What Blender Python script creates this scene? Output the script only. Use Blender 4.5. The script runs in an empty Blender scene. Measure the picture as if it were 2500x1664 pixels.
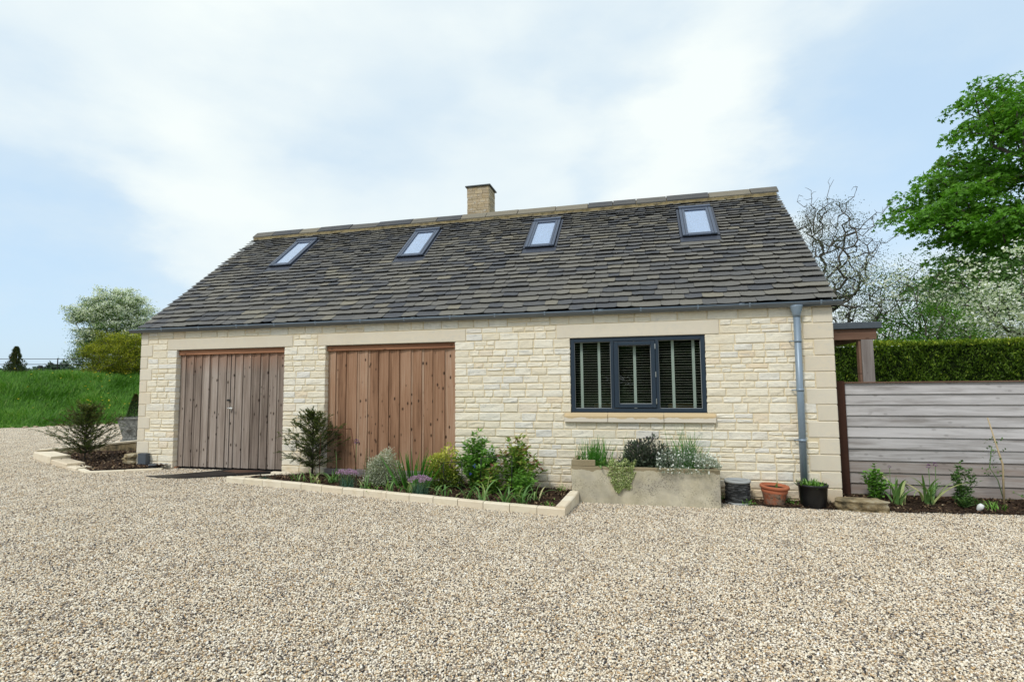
import bpy, math, random
import numpy as np
from mathutils import Matrix, Vector
R = math.radians
rng = np.random.default_rng(11)
random.seed(11)
SC = bpy.context.scene
COL = SC.collection

# ------------------------------------------------------------ camera, sky, sun, exposure
cd = bpy.data.cameras.new('camera'); cam = bpy.data.objects.new('camera', cd); COL.objects.link(cam)
rot = Matrix(((0.969633, 0.028658, 0.24288), (0.244394, -0.076453, -0.966657), (-0.009134, 0.996661, -0.081136)))
cam.matrix_world = Matrix.Translation((8.7809, -7.7536, 1.5317)) @ rot.to_4x4()
cd.sensor_width = 36; cd.sensor_fit = 'HORIZONTAL'; cd.lens = 19.05; cd.clip_end = 3000; cd.clip_start = .05
SC.camera = cam
SC.view_settings.view_transform = 'Standard'; SC.view_settings.look = 'None'
SC.view_settings.gamma = 1; SC.view_settings.use_curve_mapping = False
SC.view_settings.exposure = 0.46

W = bpy.data.worlds.new('World'); SC.world = W; W.use_nodes = True
nt = W.node_tree; nt.nodes.clear()
def wn(t, **k):
    n = nt.nodes.new(t)
    for a, b in k.items(): setattr(n, a, b)
    return n
out = wn('ShaderNodeOutputWorld')
sky = wn('ShaderNodeTexSky', sky_type='NISHITA', sun_disc=False)
SUN_EL, SUN_AZ = R(48), R(205)      # azimuth from +Y, clockwise
sky.sun_elevation = SUN_EL; sky.sun_rotation = SUN_AZ; sky.air_density = 1.0; sky.dust_density = 1.5
bgs = wn('ShaderNodeBackground'); bgs.inputs['Strength'].default_value = 0.15
nt.links.new(sky.outputs[0], bgs.inputs[0])
bgc = wn('ShaderNodeBackground'); bgc.inputs['Strength'].default_value = 0.73
tc = wn('ShaderNodeTexCoord')
mp = wn('ShaderNodeMapping'); mp.inputs['Scale'].default_value = (1.0, 1.0, 2.2)
nt.links.new(tc.outputs['Generated'], mp.inputs[0])
n1 = wn('ShaderNodeTexNoise'); n1.inputs['Scale'].default_value = 2.8; n1.inputs['Detail'].default_value = 6; n1.inputs['Roughness'].default_value = .45
nt.links.new(mp.outputs[0], n1.inputs['Vector'])
n2 = wn('ShaderNodeTexNoise'); n2.inputs['Scale'].default_value = 2.6; n2.inputs['Detail'].default_value = 7; n2.inputs['Roughness'].default_value = .55
nt.links.new(mp.outputs[0], n2.inputs['Vector'])
# direction bent by noise, then broad soft openings in the cloud
sub = wn('ShaderNodeVectorMath', operation='SUBTRACT'); sub.inputs[1].default_value = (.5, .5, .5)
nt.links.new(n2.outputs['Color'], sub.inputs[0])
scl = wn('ShaderNodeVectorMath', operation='SCALE'); scl.inputs['Scale'].default_value = .60
nt.links.new(sub.outputs[0], scl.inputs[0])
addv = wn('ShaderNodeVectorMath', operation='ADD')
nt.links.new(tc.outputs['Generated'], addv.inputs[0]); nt.links.new(scl.outputs[0], addv.inputs[1])
def blob(c, r0, amp):
    d = wn('ShaderNodeVectorMath', operation='DISTANCE'); d.inputs[1].default_value = c
    nt.links.new(addv.outputs[0], d.inputs[0])
    m = wn('ShaderNodeMapRange', interpolation_type='SMOOTHERSTEP')
    m.inputs['From Min'].default_value = 0; m.inputs['From Max'].default_value = r0
    m.inputs['To Min'].default_value = amp; m.inputs['To Max'].default_value = 0
    nt.links.new(d.outputs['Value'], m.inputs[0]); return m.outputs[0]
def madd(a, b, op='ADD', clamp=False):
    m = wn('ShaderNodeMath', operation=op, use_clamp=clamp)
    for i, s in enumerate((a, b)):
        if isinstance(s, (int, float)): m.inputs[i].default_value = s
        else: nt.links.new(s, m.inputs[i])
    return m.outputs[0]
acc = None
for c, r0, a in (((-.828, .528, .19), .40, .42), ((.086, .901, .425), .34, -.30), ((-.699, .619, .359), .5, -.22), ((-.80, .40, .47), .40, .15), ((.304, .884, .355), .34, .36), ((.46, .76, .45), .42, .36),
                 ((-.034, .915, .402), .20, .42), ((.40, .89, .22), .3, .22), ((-.84, .54, .05), .35, .55), ((-.389, .763, .516), .35, .22),
                 ((-.079, .80, .60), .3, .35), ((.9, .3, .3), .6, .4), ((-.6, -.6, .5), .7, .4), ((.3, -.8, .6), .7, .4)):
    b = blob(c, r0, a); acc = b if acc is None else madd(acc, b)
acc = madd(acc, madd(madd(n1.outputs['Fac'], .31, 'SUBTRACT'), .85, 'MULTIPLY'), 'ADD', True)
cr = wn('ShaderNodeValToRGB'); e = cr.color_ramp
e.elements[0].position = 0; e.elements[0].color = (.93, 1.00, .99, 1)
e.elements[1].position = .85; e.elements[1].color = (.60, .79, .97, 1)
x_ = e.elements.new(.25); x_.color = (.83, .93, .97, 1)
x_ = e.elements.new(.5); x_.color = (.68, .83, .95, 1)
nt.links.new(acc, cr.inputs[0]); nt.links.new(cr.outputs[0], bgc.inputs[0])
mx = wn('ShaderNodeMixShader')
mf = wn('ShaderNodeMapRange'); mf.inputs['From Min'].default_value = 0; mf.inputs['From Max'].default_value = 1
mf.inputs['To Min'].default_value = 1.0; mf.inputs['To Max'].default_value = .80
nt.links.new(acc, mf.inputs[0]); nt.links.new(mf.outputs[0], mx.inputs[0])
nt.links.new(bgs.outputs[0], mx.inputs[1]); nt.links.new(bgc.outputs[0], mx.inputs[2]); nt.links.new(mx.outputs[0], out.inputs[0])

sl = bpy.data.lights.new('sun', 'SUN'); sl.energy = 1.5; sl.angle = R(10); sl.color = (1, .95, .86)
so = bpy.data.objects.new('sun', sl); COL.objects.link(so)
so.rotation_euler = (math.pi/2 - SUN_EL, 0, math.pi - SUN_AZ)   # lamp shines from azimuth SUN_AZ
sd = Vector((math.sin(SUN_AZ)*math.cos(SUN_EL), math.cos(SUN_AZ)*math.cos(SUN_EL), math.sin(SUN_EL)))
so.rotation_euler = sd.to_track_quat('Z', 'Y').to_euler()

# ------------------------------------------------------------ materials
class NT:
    def __init__(s, name):
        s.m = bpy.data.materials.new(name); s.m.use_nodes = True
        s.t = s.m.node_tree; s.t.nodes.clear()
        s.o = s.n('ShaderNodeOutputMaterial'); s.p = s.n('ShaderNodeBsdfPrincipled')
        s.l(s.p.outputs[0], s.o.inputs[0])
        s.tc = s.n('ShaderNodeTexCoord')
    def n(s, t, **k):
        x = s.t.nodes.new(t)
        for a, b in k.items(): setattr(x, a, b)
        return x
    def l(s, a, b): s.t.links.new(a, b)
    def setin(s, n, k, v):
        if hasattr(v, 'is_linked') or isinstance(v, bpy.types.NodeSocket): s.l(v, n.inputs[k])
        else: n.inputs[k].default_value = v
    def math(s, op, a, b=0., clamp=False):
        x = s.n('ShaderNodeMath', operation=op, use_clamp=clamp); s.setin(x, 0, a); s.setin(x, 1, b); return x.outputs[0]
    def map(s, vec=None, scale=(1, 1, 1), loc=(0, 0, 0), rot=(0, 0, 0)):
        x = s.n('ShaderNodeMapping'); s.l(vec or s.tc.outputs['Object'], x.inputs[0])
        x.inputs['Scale'].default_value = scale; x.inputs['Location'].default_value = loc; x.inputs['Rotation'].default_value = rot
        return x.outputs[0]
    def noise(s, scale, vec=None, detail=4, rough=.55, dist=0.):
        x = s.n('ShaderNodeTexNoise'); s.l(vec or s.tc.outputs['Object'], x.inputs['Vector'])
        x.inputs['Scale'].default_value = scale; x.inputs['Detail'].default_value = detail
        x.inputs['Roughness'].default_value = rough; x.inputs['Distortion'].default_value = dist
        return x.outputs['Fac']
    def vor(s, scale, vec=None, feature='F1'):
        x = s.n('ShaderNodeTexVoronoi', feature=feature); s.l(vec or s.tc.outputs['Object'], x.inputs['Vector'])
        x.inputs['Scale'].default_value = scale; return x
    def ramp(s, fac, stops, const=False):
        x = s.n('ShaderNodeValToRGB'); s.l(fac, x.inputs[0]); e = x.color_ramp
        if const: e.interpolation = 'CONSTANT'
        while len(e.elements) < len(stops): e.elements.new(.5)
        for q, (p, c) in zip(e.elements, stops):
            q.position = p; q.color = (*c, 1) if len(c) == 3 else c
        return x.outputs[0]
    def mix(s, f, a, b, mode='MIX'):
        x = s.n('ShaderNodeMix', data_type='RGBA', blend_type=mode)
        s.setin(x, 0, f)
        for i, v in ((6, a), (7, b)):
            if isinstance(v, tuple): x.inputs[i].default_value = (*v, 1) if len(v) == 3 else v
            else: s.l(v, x.inputs[i])
        return x.outputs[2]
    def attr(s, name='rnd'):
        x = s.n('ShaderNodeAttribute', attribute_name=name); return x.outputs['Fac']
    def orand(s): return s.n('ShaderNodeObjectInfo').outputs['Random']
    def bump(s, h, strength=.3, dist=.01, chain=None):
        x = s.n('ShaderNodeBump'); s.l(h, x.inputs['Height']); x.inputs['Strength'].default_value = strength
        x.inputs['Distance'].default_value = dist
        if chain: s.l(chain, x.inputs['Normal'])
        s.l(x.outputs[0], s.p.inputs['Normal']); return x.outputs[0]
    def fin(s, col, rough=.8, spec=.3, metal=0.):
        if isinstance(col, tuple): s.p.inputs['Base Color'].default_value = (*col, 1)
        else: s.l(col, s.p.inputs['Base Color'])
        s.setin(s.p, 'Roughness', rough); s.p.inputs['Specular IOR Level'].default_value = spec
        s.p.inputs['Metallic'].default_value = metal
        return s.m

def m_stone(name, stops, nscale=14, bump=.9, dist=.012, stain=(.5, .36, .2), stainamt=.35):
    k = NT(name); r = k.attr()
    c = k.ramp(r, stops)
    nz = k.noise(nscale, detail=6, rough=.65)
    c = k.mix(k.math('MULTIPLY', k.ramp(nz, [(.42, (0, 0, 0)), (.78, (1, 1, 1))]), .30), c, (.55, .53, .49), 'MIX')
    # grey veins and clouding inside each stone
    gv = k.noise(7, k.map(scale=(1, 1, 2.2)), 7, .7, .8)
    c = k.mix(k.math('MULTIPLY', k.ramp(gv, [(.53, (0, 0, 0)), (.66, (1, 1, 1))]), k.math('MULTIPLY', k.ramp(r, [(.2, (.25, .25, .25)), (.85, (1, 1, 1))]), .62 * stainamt / .22)), c, (.50, .50, .48))
    w = k.noise(2.3, detail=3)
    c = k.mix(k.math('MULTIPLY', k.ramp(w, [(.52, (0, 0, 0)), (.75, (1, 1, 1))]), stainamt), c, stain)
    h = k.noise(26, detail=7, rough=.62)
    b1 = k.bump(h, bump, dist)
    zz = k.n('ShaderNodeSeparateXYZ'); k.l(k.tc.outputs['Object'], zz.inputs[0])
    lowz = k.math('ADD', zz.outputs[2], k.math('MULTIPLY', k.noise(3.1, detail=5), .6))
    c = k.mix(k.ramp(lowz, [(.36, (.6, .6, .6)), (.60, (0, 0, 0))]), c, (.62, .46, .27))
    return k.fin(c, .92, .15)
M = {}
M['stone'] = m_stone('cream_split_stone', [(0, (.75, .68, .54)), (.3, (.81, .745, .605)), (.62, (.84, .79, .675)), (.80, (.80, .76, .66)), (.9, (.74, .72, .67)), (1, (.79, .67, .50))], stain=(.70, .54, .30), stainamt=.22)
M['quoin'] = m_stone('smooth_quoin_stone', [(0, (.66, .60, .49)), (.5, (.70, .64, .53)), (1, (.69, .61, .48))], bump=.10, dist=.003, stainamt=.12)
k = NT('lime_mortar'); h = k.noise(60, detail=5); c = k.ramp(k.noise(4), [(.3, (.70, .60, .42)), (.7, (.78, .69, .51))]); k.bump(h, .6, .004); M['mortar'] = k.fin(c, .95, .1)
k = NT('sill_stone'); w = k.noise(5, k.map(scale=(1.5, 1, 1)), 5)
z = k.n('ShaderNodeSeparateXYZ'); k.l(k.tc.outputs['Object'], z.inputs[0])
damp = k.ramp(k.math('ADD', k.math('MULTIPLY', z.outputs[2], 6.0), k.math('MULTIPLY', w, .55)), [(.60, (0, 0, 0)), (.62, (1, 1, 1))])
k.bump(k.noise(50), .15, .003)
M['sill'] = k.fin(k.mix(damp, (.68, .62, .53), (.56, .43, .26)), .85, .2)
M['chimney_stone'] = m_stone('chimney_stone', [(0, (.40, .31, .19)), (.5, (.50, .40, .26)), (1, (.38, .30, .20))], bump=.5)
k = NT('roof_stone_slate'); r = k.attr()
c = k.ramp(r, [(0, (.088, .094, .108)), (.15, (.104, .108, .116)), (.35, (.148, .145, .139)), (.6, (.178, .172, .156)), (.85, (.203, .193, .166)), (.95, (.24, .222, .176)), (1, (.165, .16, .148))])
nz = k.noise(9, detail=7, rough=.7)
c = k.mix(k.ramp(nz, [(.45, (0, 0, 0)), (.8, (.45, .45, .45))]), c, (.17, .162, .14))
c = k.mix(k.ramp(k.noise(45, detail=3), [(.6, (0, 0, 0)), (.72, (.5, .5, .5))]), c, (.06, .062, .065))
k.bump(k.noise(24, detail=7, rough=.7), .9, .02); M['slate'] = k.fin(c, .85, .25)
k = NT('ridge_stone'); c = k.ramp(k.math('ADD', k.attr(), k.math('MULTIPLY', k.noise(5, detail=6), .5)), [(.25, (.075, .078, .085)), (.75, (.14, .133, .12)), (1., (.21, .19, .15))])
k.bump(k.noise(25, detail=6), .5, .01); M['ridge'] = k.fin(c, .85, .2)
k = NT('ridge_mortar'); c = k.ramp(k.noise(8, detail=6), [(.35, (.13, .105, .055)), (.55, (.25, .20, .11)), (.68, (.10, .095, .05))]); k.bump(k.noise(40), .6, .01); M['ridge_mortar'] = k.fin(c, .95, .1)

def m_wood(name, stops, knot=(.04, .025, .018), axis=2, top=None, gscale=1.0, knots=1.0, streak=.5):
    k = NT(name)
    off = k.n('ShaderNodeVectorMath', operation='SCALE'); cmb = k.n('ShaderNodeCombineXYZ')
    r = k.attr()
    k.l(k.math('MULTIPLY', r, 37.), cmb.inputs[0]); k.l(k.math('MULTIPLY', r, 91.), cmb.inputs[1]); k.l(k.math('MULTIPLY', r, 53.), cmb.inputs[2])
    add = k.n('ShaderNodeVectorMath', operation='ADD'); k.l(k.tc.outputs['Object'], add.inputs[0]); k.l(cmb.outputs[0], add.inputs[1])
    V = add.outputs[0]
    sc = [1, 1, 1]; sc[axis] = .55; sc = tuple(sc)
    sc = list(sc); sc[1] = 0.; kv = k.vor(11.5, k.map(V, tuple(sc)))
    gate = k.n('ShaderNodeSeparateColor'); k.l(kv.outputs['Color'], gate.inputs[0])
    kd = kv.outputs['Distance']
    g = k.math('GREATER_THAN', gate.outputs[0], .36)
    kn = k.math('MULTIPLY', k.ramp(kd, [(0, (1, 1, 1)), (.125, (1, 1, 1)), (.19, (0, 0, 0))]), g)
    halo = k.math('MULTIPLY', k.ramp(kd, [(0, (1, 1, 1)), (.28, (0, 0, 0))]), g)
    gs = [46 * gscale] * 3; gs[axis] = 1.6
    # grain bends round the knots
    bend = k.n('ShaderNodeCombineXYZ'); k.l(k.math('MULTIPLY', halo, .012), bend.inputs[0 if axis == 2 else 2])
    ad2 = k.n('ShaderNodeVectorMath', operation='ADD'); k.l(V, ad2.inputs[0]); k.l(bend.outputs[0], ad2.inputs[1])
    grain = k.noise(1.0, k.map(ad2.outputs[0], tuple(gs)), 5, .6, .6)
    gs2 = [180] * 3; gs2[axis] = 3.
    fine = k.noise(1.0, k.map(V, tuple(gs2)), 3)
    broad = k.noise(2.0, k.map(V, tuple([3 if i != axis else .5 for i in range(3)])), 3)
    v = k.math('ADD', k.math('MULTIPLY', grain, streak), k.math('MULTIPLY', broad, .4))
    v = k.math('ADD', v, k.math('MULTIPLY', fine, .12)); v = k.math('ADD', v, k.math('MULTIPLY', r, .28))
    v = k.math('SUBTRACT', v, .15)
    c = k.ramp(v, stops)
    if top:                                   # less weathered under the head of the opening
        z = k.n('ShaderNodeSeparateXYZ'); k.l(k.tc.outputs['Object'], z.inputs[0])
        f = k.ramp(k.math('ADD', z.outputs[2], k.math('MULTIPLY', k.noise(9, k.map(V, (4, 4, .5))), .35)), [(0, (0, 0, 0)), (1, (0, 0, 0))])
        mr = k.n('ShaderNodeMapRange'); k.l(k.math('ADD', z.outputs[2], k.math('MULTIPLY', k.noise(9, k.map(V, (4, 4, .5))), .35)), mr.inputs[0])
        mr.inputs[1].default_value = 1.95; mr.inputs[2].default_value = 2.3
        c = k.mix(k.math('MULTIPLY', mr.outputs[0], .75), c, top)
    c = k.mix(k.math('MULTIPLY', halo, .35 * knots), c, tuple(.5 * a for a in stops[0][1]))
    c = k.mix(k.math('MULTIPLY', kn, .92 * knots), c, knot)
    if axis == 0 and knots < .3:              # rain streaked, darker patches along the boards
        wn_ = k.noise(1.0, k.map(V, (1.1, 3, 11)), 5, .65)
        c = k.mix(k.math('MULTIPLY', k.ramp(wn_, [(.50, (0, 0, 0)), (.68, (1, 1, 1))]), .62), c, tuple(2.2 * a for a in stops[0][1]))
    hgt = k.math('ADD', grain, k.math('MULTIPLY', fine, .5))
    k.bump(hgt, .35, .003)
    return k.fin(c, .78, .2)
M['door_grey'] = m_wood('weathered_grey_pine', [(.26, (.075, .055, .046)), (.42, (.18, .142, .118)), (.58, (.28, .228, .195)), (.78, (.42, .36, .32))], top=(.30, .16, .10), streak=.62)
M['door_brown'] = m_wood('brown_pine', [(.28, (.13, .066, .038)), (.45, (.28, .155, .092)), (.60, (.36, .215, .137)), (.80, (.45, .32, .235))], knot=(.045, .022, .014), streak=.6)
M['header'] = m_wood('red_pine_header', [(.25, (.22, .10, .055)), (.6, (.38, .19, .11))], axis=0, knots=.6)
M['fence_board'] = m_wood('silvered_larch', [(.28, (.08, .07, .065)), (.42, (.25, .235, .23)), (.6, (.38, .365, .37)), (.85, (.50, .485, .495))], axis=0, knots=.25, gscale=.55, streak=.95)
M['fence_board_dark'] = m_wood('browned_larch', [(.22, (.10, .07, .055)), (.40, (.21, .17, .15)), (.6, (.29, .255, .24)), (.85, (.35, .32, .31))], axis=0, knots=.25, gscale=.55, streak=.95)
M['post_dark'] = m_wood('dark_red_post', [(.25, (.025, .012, .009)), (.7, (.06, .026, .017))], knots=.3)
M['post_grey'] = m_wood('grey_oak_post', [(.28, (.07, .05, .042)), (.5, (.18, .15, .14)), (.8, (.29, .26, .25))], knots=.3, gscale=.5, streak=.8)
M['beam'] = m_wood('brown_beam', [(.25, (.12, .065, .045)), (.7, (.26, .155, .11))], axis=0, knots=.4)

def plain(name, col, rough=.5, spec=.5, metal=0., nz=0., sc=20, b=0.):
    k = NT(name); c = col
    if nz:
        c = k.mix(k.math('MULTIPLY', k.noise(sc, detail=5), nz), col, tuple(.35 * a for a in col))
    if b: k.bump(k.noise(sc * 2, detail=4), b, .003)
    return k.fin(c, rough, spec, metal)
M['frame'] = plain('slate_blue_window_paint', (.014, .030, .052), .42, .5)
M['frame_black'] = plain('black_rubber', (.008, .008, .009), .6, .3)
M['gutter'] = plain('zinc_grey_gutter', (.16, .18, .20), .32, .6, .55, .25, 6)
M['pipe'] = plain('grey_metal_pipe', (.24, .31, .39), .42, .5, .25, .2, 5)
M['chrome'] = plain('brushed_steel', (.65, .65, .63), .28, .5, 1.)
M['sky_frame'] = plain('skylight_metal', (.085, .110, .165), .38, .5, .3, .3, 9)
M['flash'] = plain('dark_lead_flashing', (.055, .066, .095), .5, .5, .2, .4, 12, .2)
M['white_blind'] = plain('white_blind_fabric', (.66, .73, .82), .7)
M['tape'] = plain('pale_tape', (.86, .88, .85), .7, nz=.1)
M['slat'] = plain('pale_wood_slat', (.62, .58, .52), .6, nz=.2)
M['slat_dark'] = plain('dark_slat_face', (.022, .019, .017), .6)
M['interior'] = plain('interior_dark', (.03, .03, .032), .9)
M['chair_wood'] = plain('tan_wood', (.50, .26, .10), .5)
M['lead'] = plain('chimney_cap_lead', (.07, .08, .085), .5, .4, .2, .3, 8)
M['roof_felt'] = plain('canopy_grey_trim', (.095, .115, .14), .45, .4, .1, .5, 16)
M['concrete'] = plain('plinth_concrete', (.42, .41, .38), .9, .2, 0, .3, 10, .3)
M['mat'] = plain('black_plate', (.012, .011, .011), .5, .4, 0, .2, 30, .3)
M['rust'] = plain('rusty_plate', (.12, .07, .05), .8, .2, 0, .5, 25, .4)
M['black_iron'] = plain('black_iron', (.012, .012, .013), .5, .4)
M['rust_iron'] = plain('rusty_iron', (.10, .035, .02), .7, .3)
M['fence_iron'] = plain('field_rail_iron', (.03, .032, .034), .6, .3)
M['black_pot'] = plain('black_plastic', (.008, .009, .011), .38, .5)
M['box_grey'] = plain('grey_plastic_box', (.075, .09, .11), .5, .4)
M['white_pvc'] = plain('white_ceramic', (.75, .77, .78), .4, nz=.2)
def glass(name, fac, tint=(1, 1, 1), rough=0.0):
    k = NT(name); k.t.nodes.remove(k.p)
    t = k.n('ShaderNodeBsdfTransparent'); t.inputs[0].default_value = (*tint, 1)
    g = k.n('ShaderNodeBsdfGlossy'); g.inputs['Roughness'].default_value = rough
    lw = k.n('ShaderNodeLayerWeight'); lw.inputs[0].default_value = .5
    f = k.math('ADD', k.math('MULTIPLY', k.math('POWER', lw.outputs['Facing'], 5.), .9), fac, True)
    m = k.n('ShaderNodeMixShader'); k.l(f, m.inputs[0]); k.l(t.outputs[0], m.inputs[1]); k.l(g.outputs[0], m.inputs[2])
    k.l(m.outputs[0], k.o.inputs[0]); return k.m
M['glass'] = glass('window_glass', .045, (.80, .84, .82))
M['glass_sky'] = glass('skylight_glass', .20, (.88, .93, 1))

# concrete trough
k = NT('old_stone_trough'); c = k.ramp(k.noise(3.5, detail=7, rough=.65), [(.3, (.38, .34, .24)), (.5, (.52, .47, .35)), (.7, (.62, .57, .45))])
c = k.mix(k.ramp(k.noise(2.1, k.map(loc=(3, 1, 2)), 5, .6), [(.46, (0, 0, 0)), (.68, (.65, .65, .65))]), c, (.26, .245, .22))
sp = k.math('MULTIPLY', k.ramp(k.noise(55, detail=2), [(.54, (0, 0, 0)), (.60, (1, 1, 1))]), k.ramp(k.noise(3, k.map(loc=(5, 3, 0))), [(.47, (0, 0, 0)), (.62, (1, 1, 1))]))
c = k.mix(k.math('MULTIPLY', sp, .7), c, (.10, .09, .085))
z = k.n('ShaderNodeSeparateXYZ'); k.l(k.tc.outputs['Object'], z.inputs[0])
wet = k.math('MULTIPLY', k.math('GREATER_THAN', k.math('ADD', z.outputs[2], k.math('MULTIPLY', k.noise(7, detail=4), .14)), .50), .8)
c = k.mix(wet, c, (.24, .19, .11))
k.bump(k.noise(35, detail=7, rough=.7), .5, .008); M['trough'] = k.fin(c, .92, .15)
k = NT('kerb_stone'); c = k.ramp(k.attr(), [(0, (.70, .62, .48)), (.5, (.76, .69, .56)), (1, (.70, .60, .46))])
c = k.mix(k.ramp(k.noise(7, detail=6), [(.5, (0, 0, 0)), (.75, (.6, .6, .6))]), c, (.58, .47, .31)); k.bump(k.noise(25, detail=6), .4, .008); M['kerb'] = k.fin(c, .9, .15)
k = NT('rough_rubble_stone'); c = k.ramp(k.noise(6, detail=7, rough=.65), [(.36, (.09, .08, .055)), (.5, (.32, .25, .145)), (.66, (.46, .41, .30))]); k.bump(k.noise(14, detail=8, rough=.7), .9, .03); M['rock'] = k.fin(c, .95, .15)
k = NT('terracotta'); c = k.ramp(k.noise(5, detail=4), [(.35, (.38, .12, .06)), (.7, (.46, .17, .09))])
z = k.n('ShaderNodeSeparateXYZ'); k.l(k.tc.outputs['Object'], z.inputs[0])
lo = k.math('LESS_THAN', z.outputs[2], .17)
f = k.math('MULTIPLY', k.ramp(k.noise(11, detail=7, rough=.7), [(.42, (0, 0, 0)), (.6, (.85, .85, .85))]), lo)
c = k.mix(f, c, (.26, .24, .19)); f2 = k.math('MULTIPLY', k.ramp(k.noise(28, detail=5, rough=.7), [(.55, (0, 0, 0)), (.62, (.9, .9, .9))]), lo)
c = k.mix(f2, c, (.06, .055, .045)); k.bump(k.noise(60), .2, .003); M['terracotta'] = k.fin(c, .85, .2)
k = NT('lichened_urn_stone'); c = k.ramp(k.noise(18, detail=7, rough=.7), [(.35, (.10, .105, .10)), (.6, (.27, .275, .265)), (.75, (.36, .36, .33))]); k.bump(k.noise(30, detail=5), .6, .008); M['urn'] = k.fin(c, .95, .1)
k = NT('stacked_slate'); c = k.ramp(k.attr(), [(0, (.018, .019, .021)), (.6, (.045, .048, .052)), (1, (.12, .125, .13))]); k.bump(k.noise(60), .5, .004); M['slate_stack'] = k.fin(c, .6, .4)
M['pot_rim'] = plain('grey_rim', (.36, .38, .39), .6, .3, 0, .2, 20)
k = NT('garden_soil'); c = k.ramp(k.noise(16, detail=8, rough=.75), [(.35, (.022, .014, .010)), (.6, (.065, .042, .030)), (.78, (.14, .10, .07))]); k.bump(k.noise(30, detail=8, rough=.75), 1., .03); M['soil'] = k.fin(c, .95, .1)
k = NT('bark_chip'); c = k.ramp(k.attr(), [(0, (.03, .018, .012)), (.6, (.09, .055, .035)), (.9, (.22, .15, .09)), (1, (.38, .30, .20))]); M['chip'] = k.fin(c, .9, .1)

PEB = [(0, (.06, .06, .07)), (.07, (.045, .04, .04)), (.11, (.20, .18, .165)), (.20, (.38, .29, .20)), (.31, (.62, .43, .23)), (.37, (.28, .265, .265)), (.45, (.62, .51, .37)), (.60, (.76, .655, .50)), (.76, (.87, .79, .645)), (.90, (.79, .71, .61)), (1, (.97, .94, .85))]
k = NT('gravel_pebble'); k.fin(k.ramp(k.attr(), PEB), .75, .3); M['pebble'] = k.m
k = NT('gravel_bed'); v = k.vor(85.)
cs = k.n('ShaderNodeSeparateColor'); k.l(v.outputs['Color'], cs.inputs[0])
c = k.ramp(cs.outputs[0], PEB)
c = k.mix(k.ramp(v.outputs['Distance'], [(.35, (0, 0, 0)), (.75, (.6, .6, .6))]), c, (.20, .18, .155))
k.bump(v.outputs['Distance'], 1., -.012); M['gravel'] = k.fin(c, .9, .2)
k = NT('meadow_ground'); c = k.ramp(k.noise(1.2, detail=6), [(.35, (.030, .060, .012)), (.65, (.06, .12, .025))]); M['meadow'] = k.fin(c, .95, .1)

def m_leaf(name, stops, trans=.25, rough=.55, spec=.3, clump=0):
    k = NT(name); c = k.ramp(k.attr(), stops)
    if clump:
        c = k.mix(k.ramp(k.noise(clump, detail=2), [(.35, (.35, .35, .35)), (.7, (0, 0, 0))]), c, tuple(.55 * a for a in stops[0][1]))
    k.fin(c, rough, spec)
    if trans:
        t = k.n('ShaderNodeBsdfTranslucent'); k.l(k.mix(1., c, (1.0, 1.15, .5), 'MULTIPLY'), t.inputs[0])
        m = k.n('ShaderNodeMixShader'); m.inputs[0].default_value = trans
        k.l(k.p.outputs[0], m.inputs[1]); k.l(t.outputs[0], m.inputs[2]); k.l(m.outputs[0], k.o.inputs[0])
    return k.m
M['grass'] = m_leaf('long_meadow_grass', [(0, (.05, .14, .014)), (.5, (.105, .27, .026)), (.85, (.18, .37, .04)), (1, (.32, .40, .10))], .3)
M['maple'] = m_leaf('sycamore_leaf', [(0, (.07, .17, .016)), (.5, (.12, .30, .028)), (.9, (.18, .38, .045)), (1, (.27, .36, .07))], .45)
M['haw'] = m_leaf('hawthorn_leaf', [(0, (.04, .09, .022)), (.5, (.07, .155, .033)), (1, (.12, .22, .05))], .25)
M['haw_dull'] = m_leaf('small_olive_leaf', [(0, (.05, .065, .03)), (.5, (.08, .10, .05)), (1, (.13, .15, .08))], .25)
M['blossom'] = m_leaf('white_blossom', [(0, (.78, .80, .76)), (1, (.92, .93, .90))], .3)
M['hedge'] = m_leaf('yew_hedge_leaf', [(0, (.055, .10, .012)), (.5, (.11, .19, .018)), (.85, (.22, .32, .03)), (1, (.40, .46, .05))], .2)
M['golden'] = m_leaf('golden_bush_leaf', [(0, (.05, .085, .010)), (.45, (.24, .28, .018)), (1, (.55, .53, .04))], .3)
M['yew'] = m_leaf('dark_needle', [(0, (.028, .052, .014)), (.5, (.065, .100, .022)), (.85, (.14, .16, .032)), (1, (.24, .20, .05))], .1, .6, .2)
M['conifer'] = m_leaf('box_conifer_leaf', [(0, (.025, .045, .018)), (.6, (.055, .09, .028)), (.95, (.14, .14, .045)), (1, (.26, .12, .04))], .1)
M['strap'] = m_leaf('strap_leaf', [(0, (.09, .20, .05)), (.6, (.20, .35, .12)), (.9, (.38, .48, .20)), (1, (.58, .54, .28))], .3, .45)
M['sword'] = m_leaf('sword_leaf', [(0, (.05, .18, .022)), (1, (.12, .33, .05))], .3, .45)
M['bright'] = m_leaf('bright_green_leaf', [(0, (.07, .18, .025)), (.5, (.14, .32, .045)), (1, (.25, .46, .09))], .25, .4, .4)
M['peony'] = m_leaf('bronzed_leaf', [(0, (.08, .19, .025)), (.6, (.20, .36, .05)), (.82, (.26, .30, .07)), (1, (.28, .12, .07))], .25)
M['silver'] = m_leaf('silver_variegated_leaf', [(0, (.12, .17, .09)), (.4, (.30, .34, .24)), (1, (.62, .63, .52))], .2)
M['yellowvar'] = m_leaf('yellow_variegated_leaf', [(0, (.06, .12, .02)), (.35, (.25, .33, .05)), (1, (.62, .60, .14))], .3)
M['sage'] = m_leaf('purple_sage_leaf', [(0, (.045, .075, .042)), (.5, (.10, .12, .085)), (.8, (.13, .11, .13)), (1, (.22, .19, .22))], .1, .7)
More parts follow.
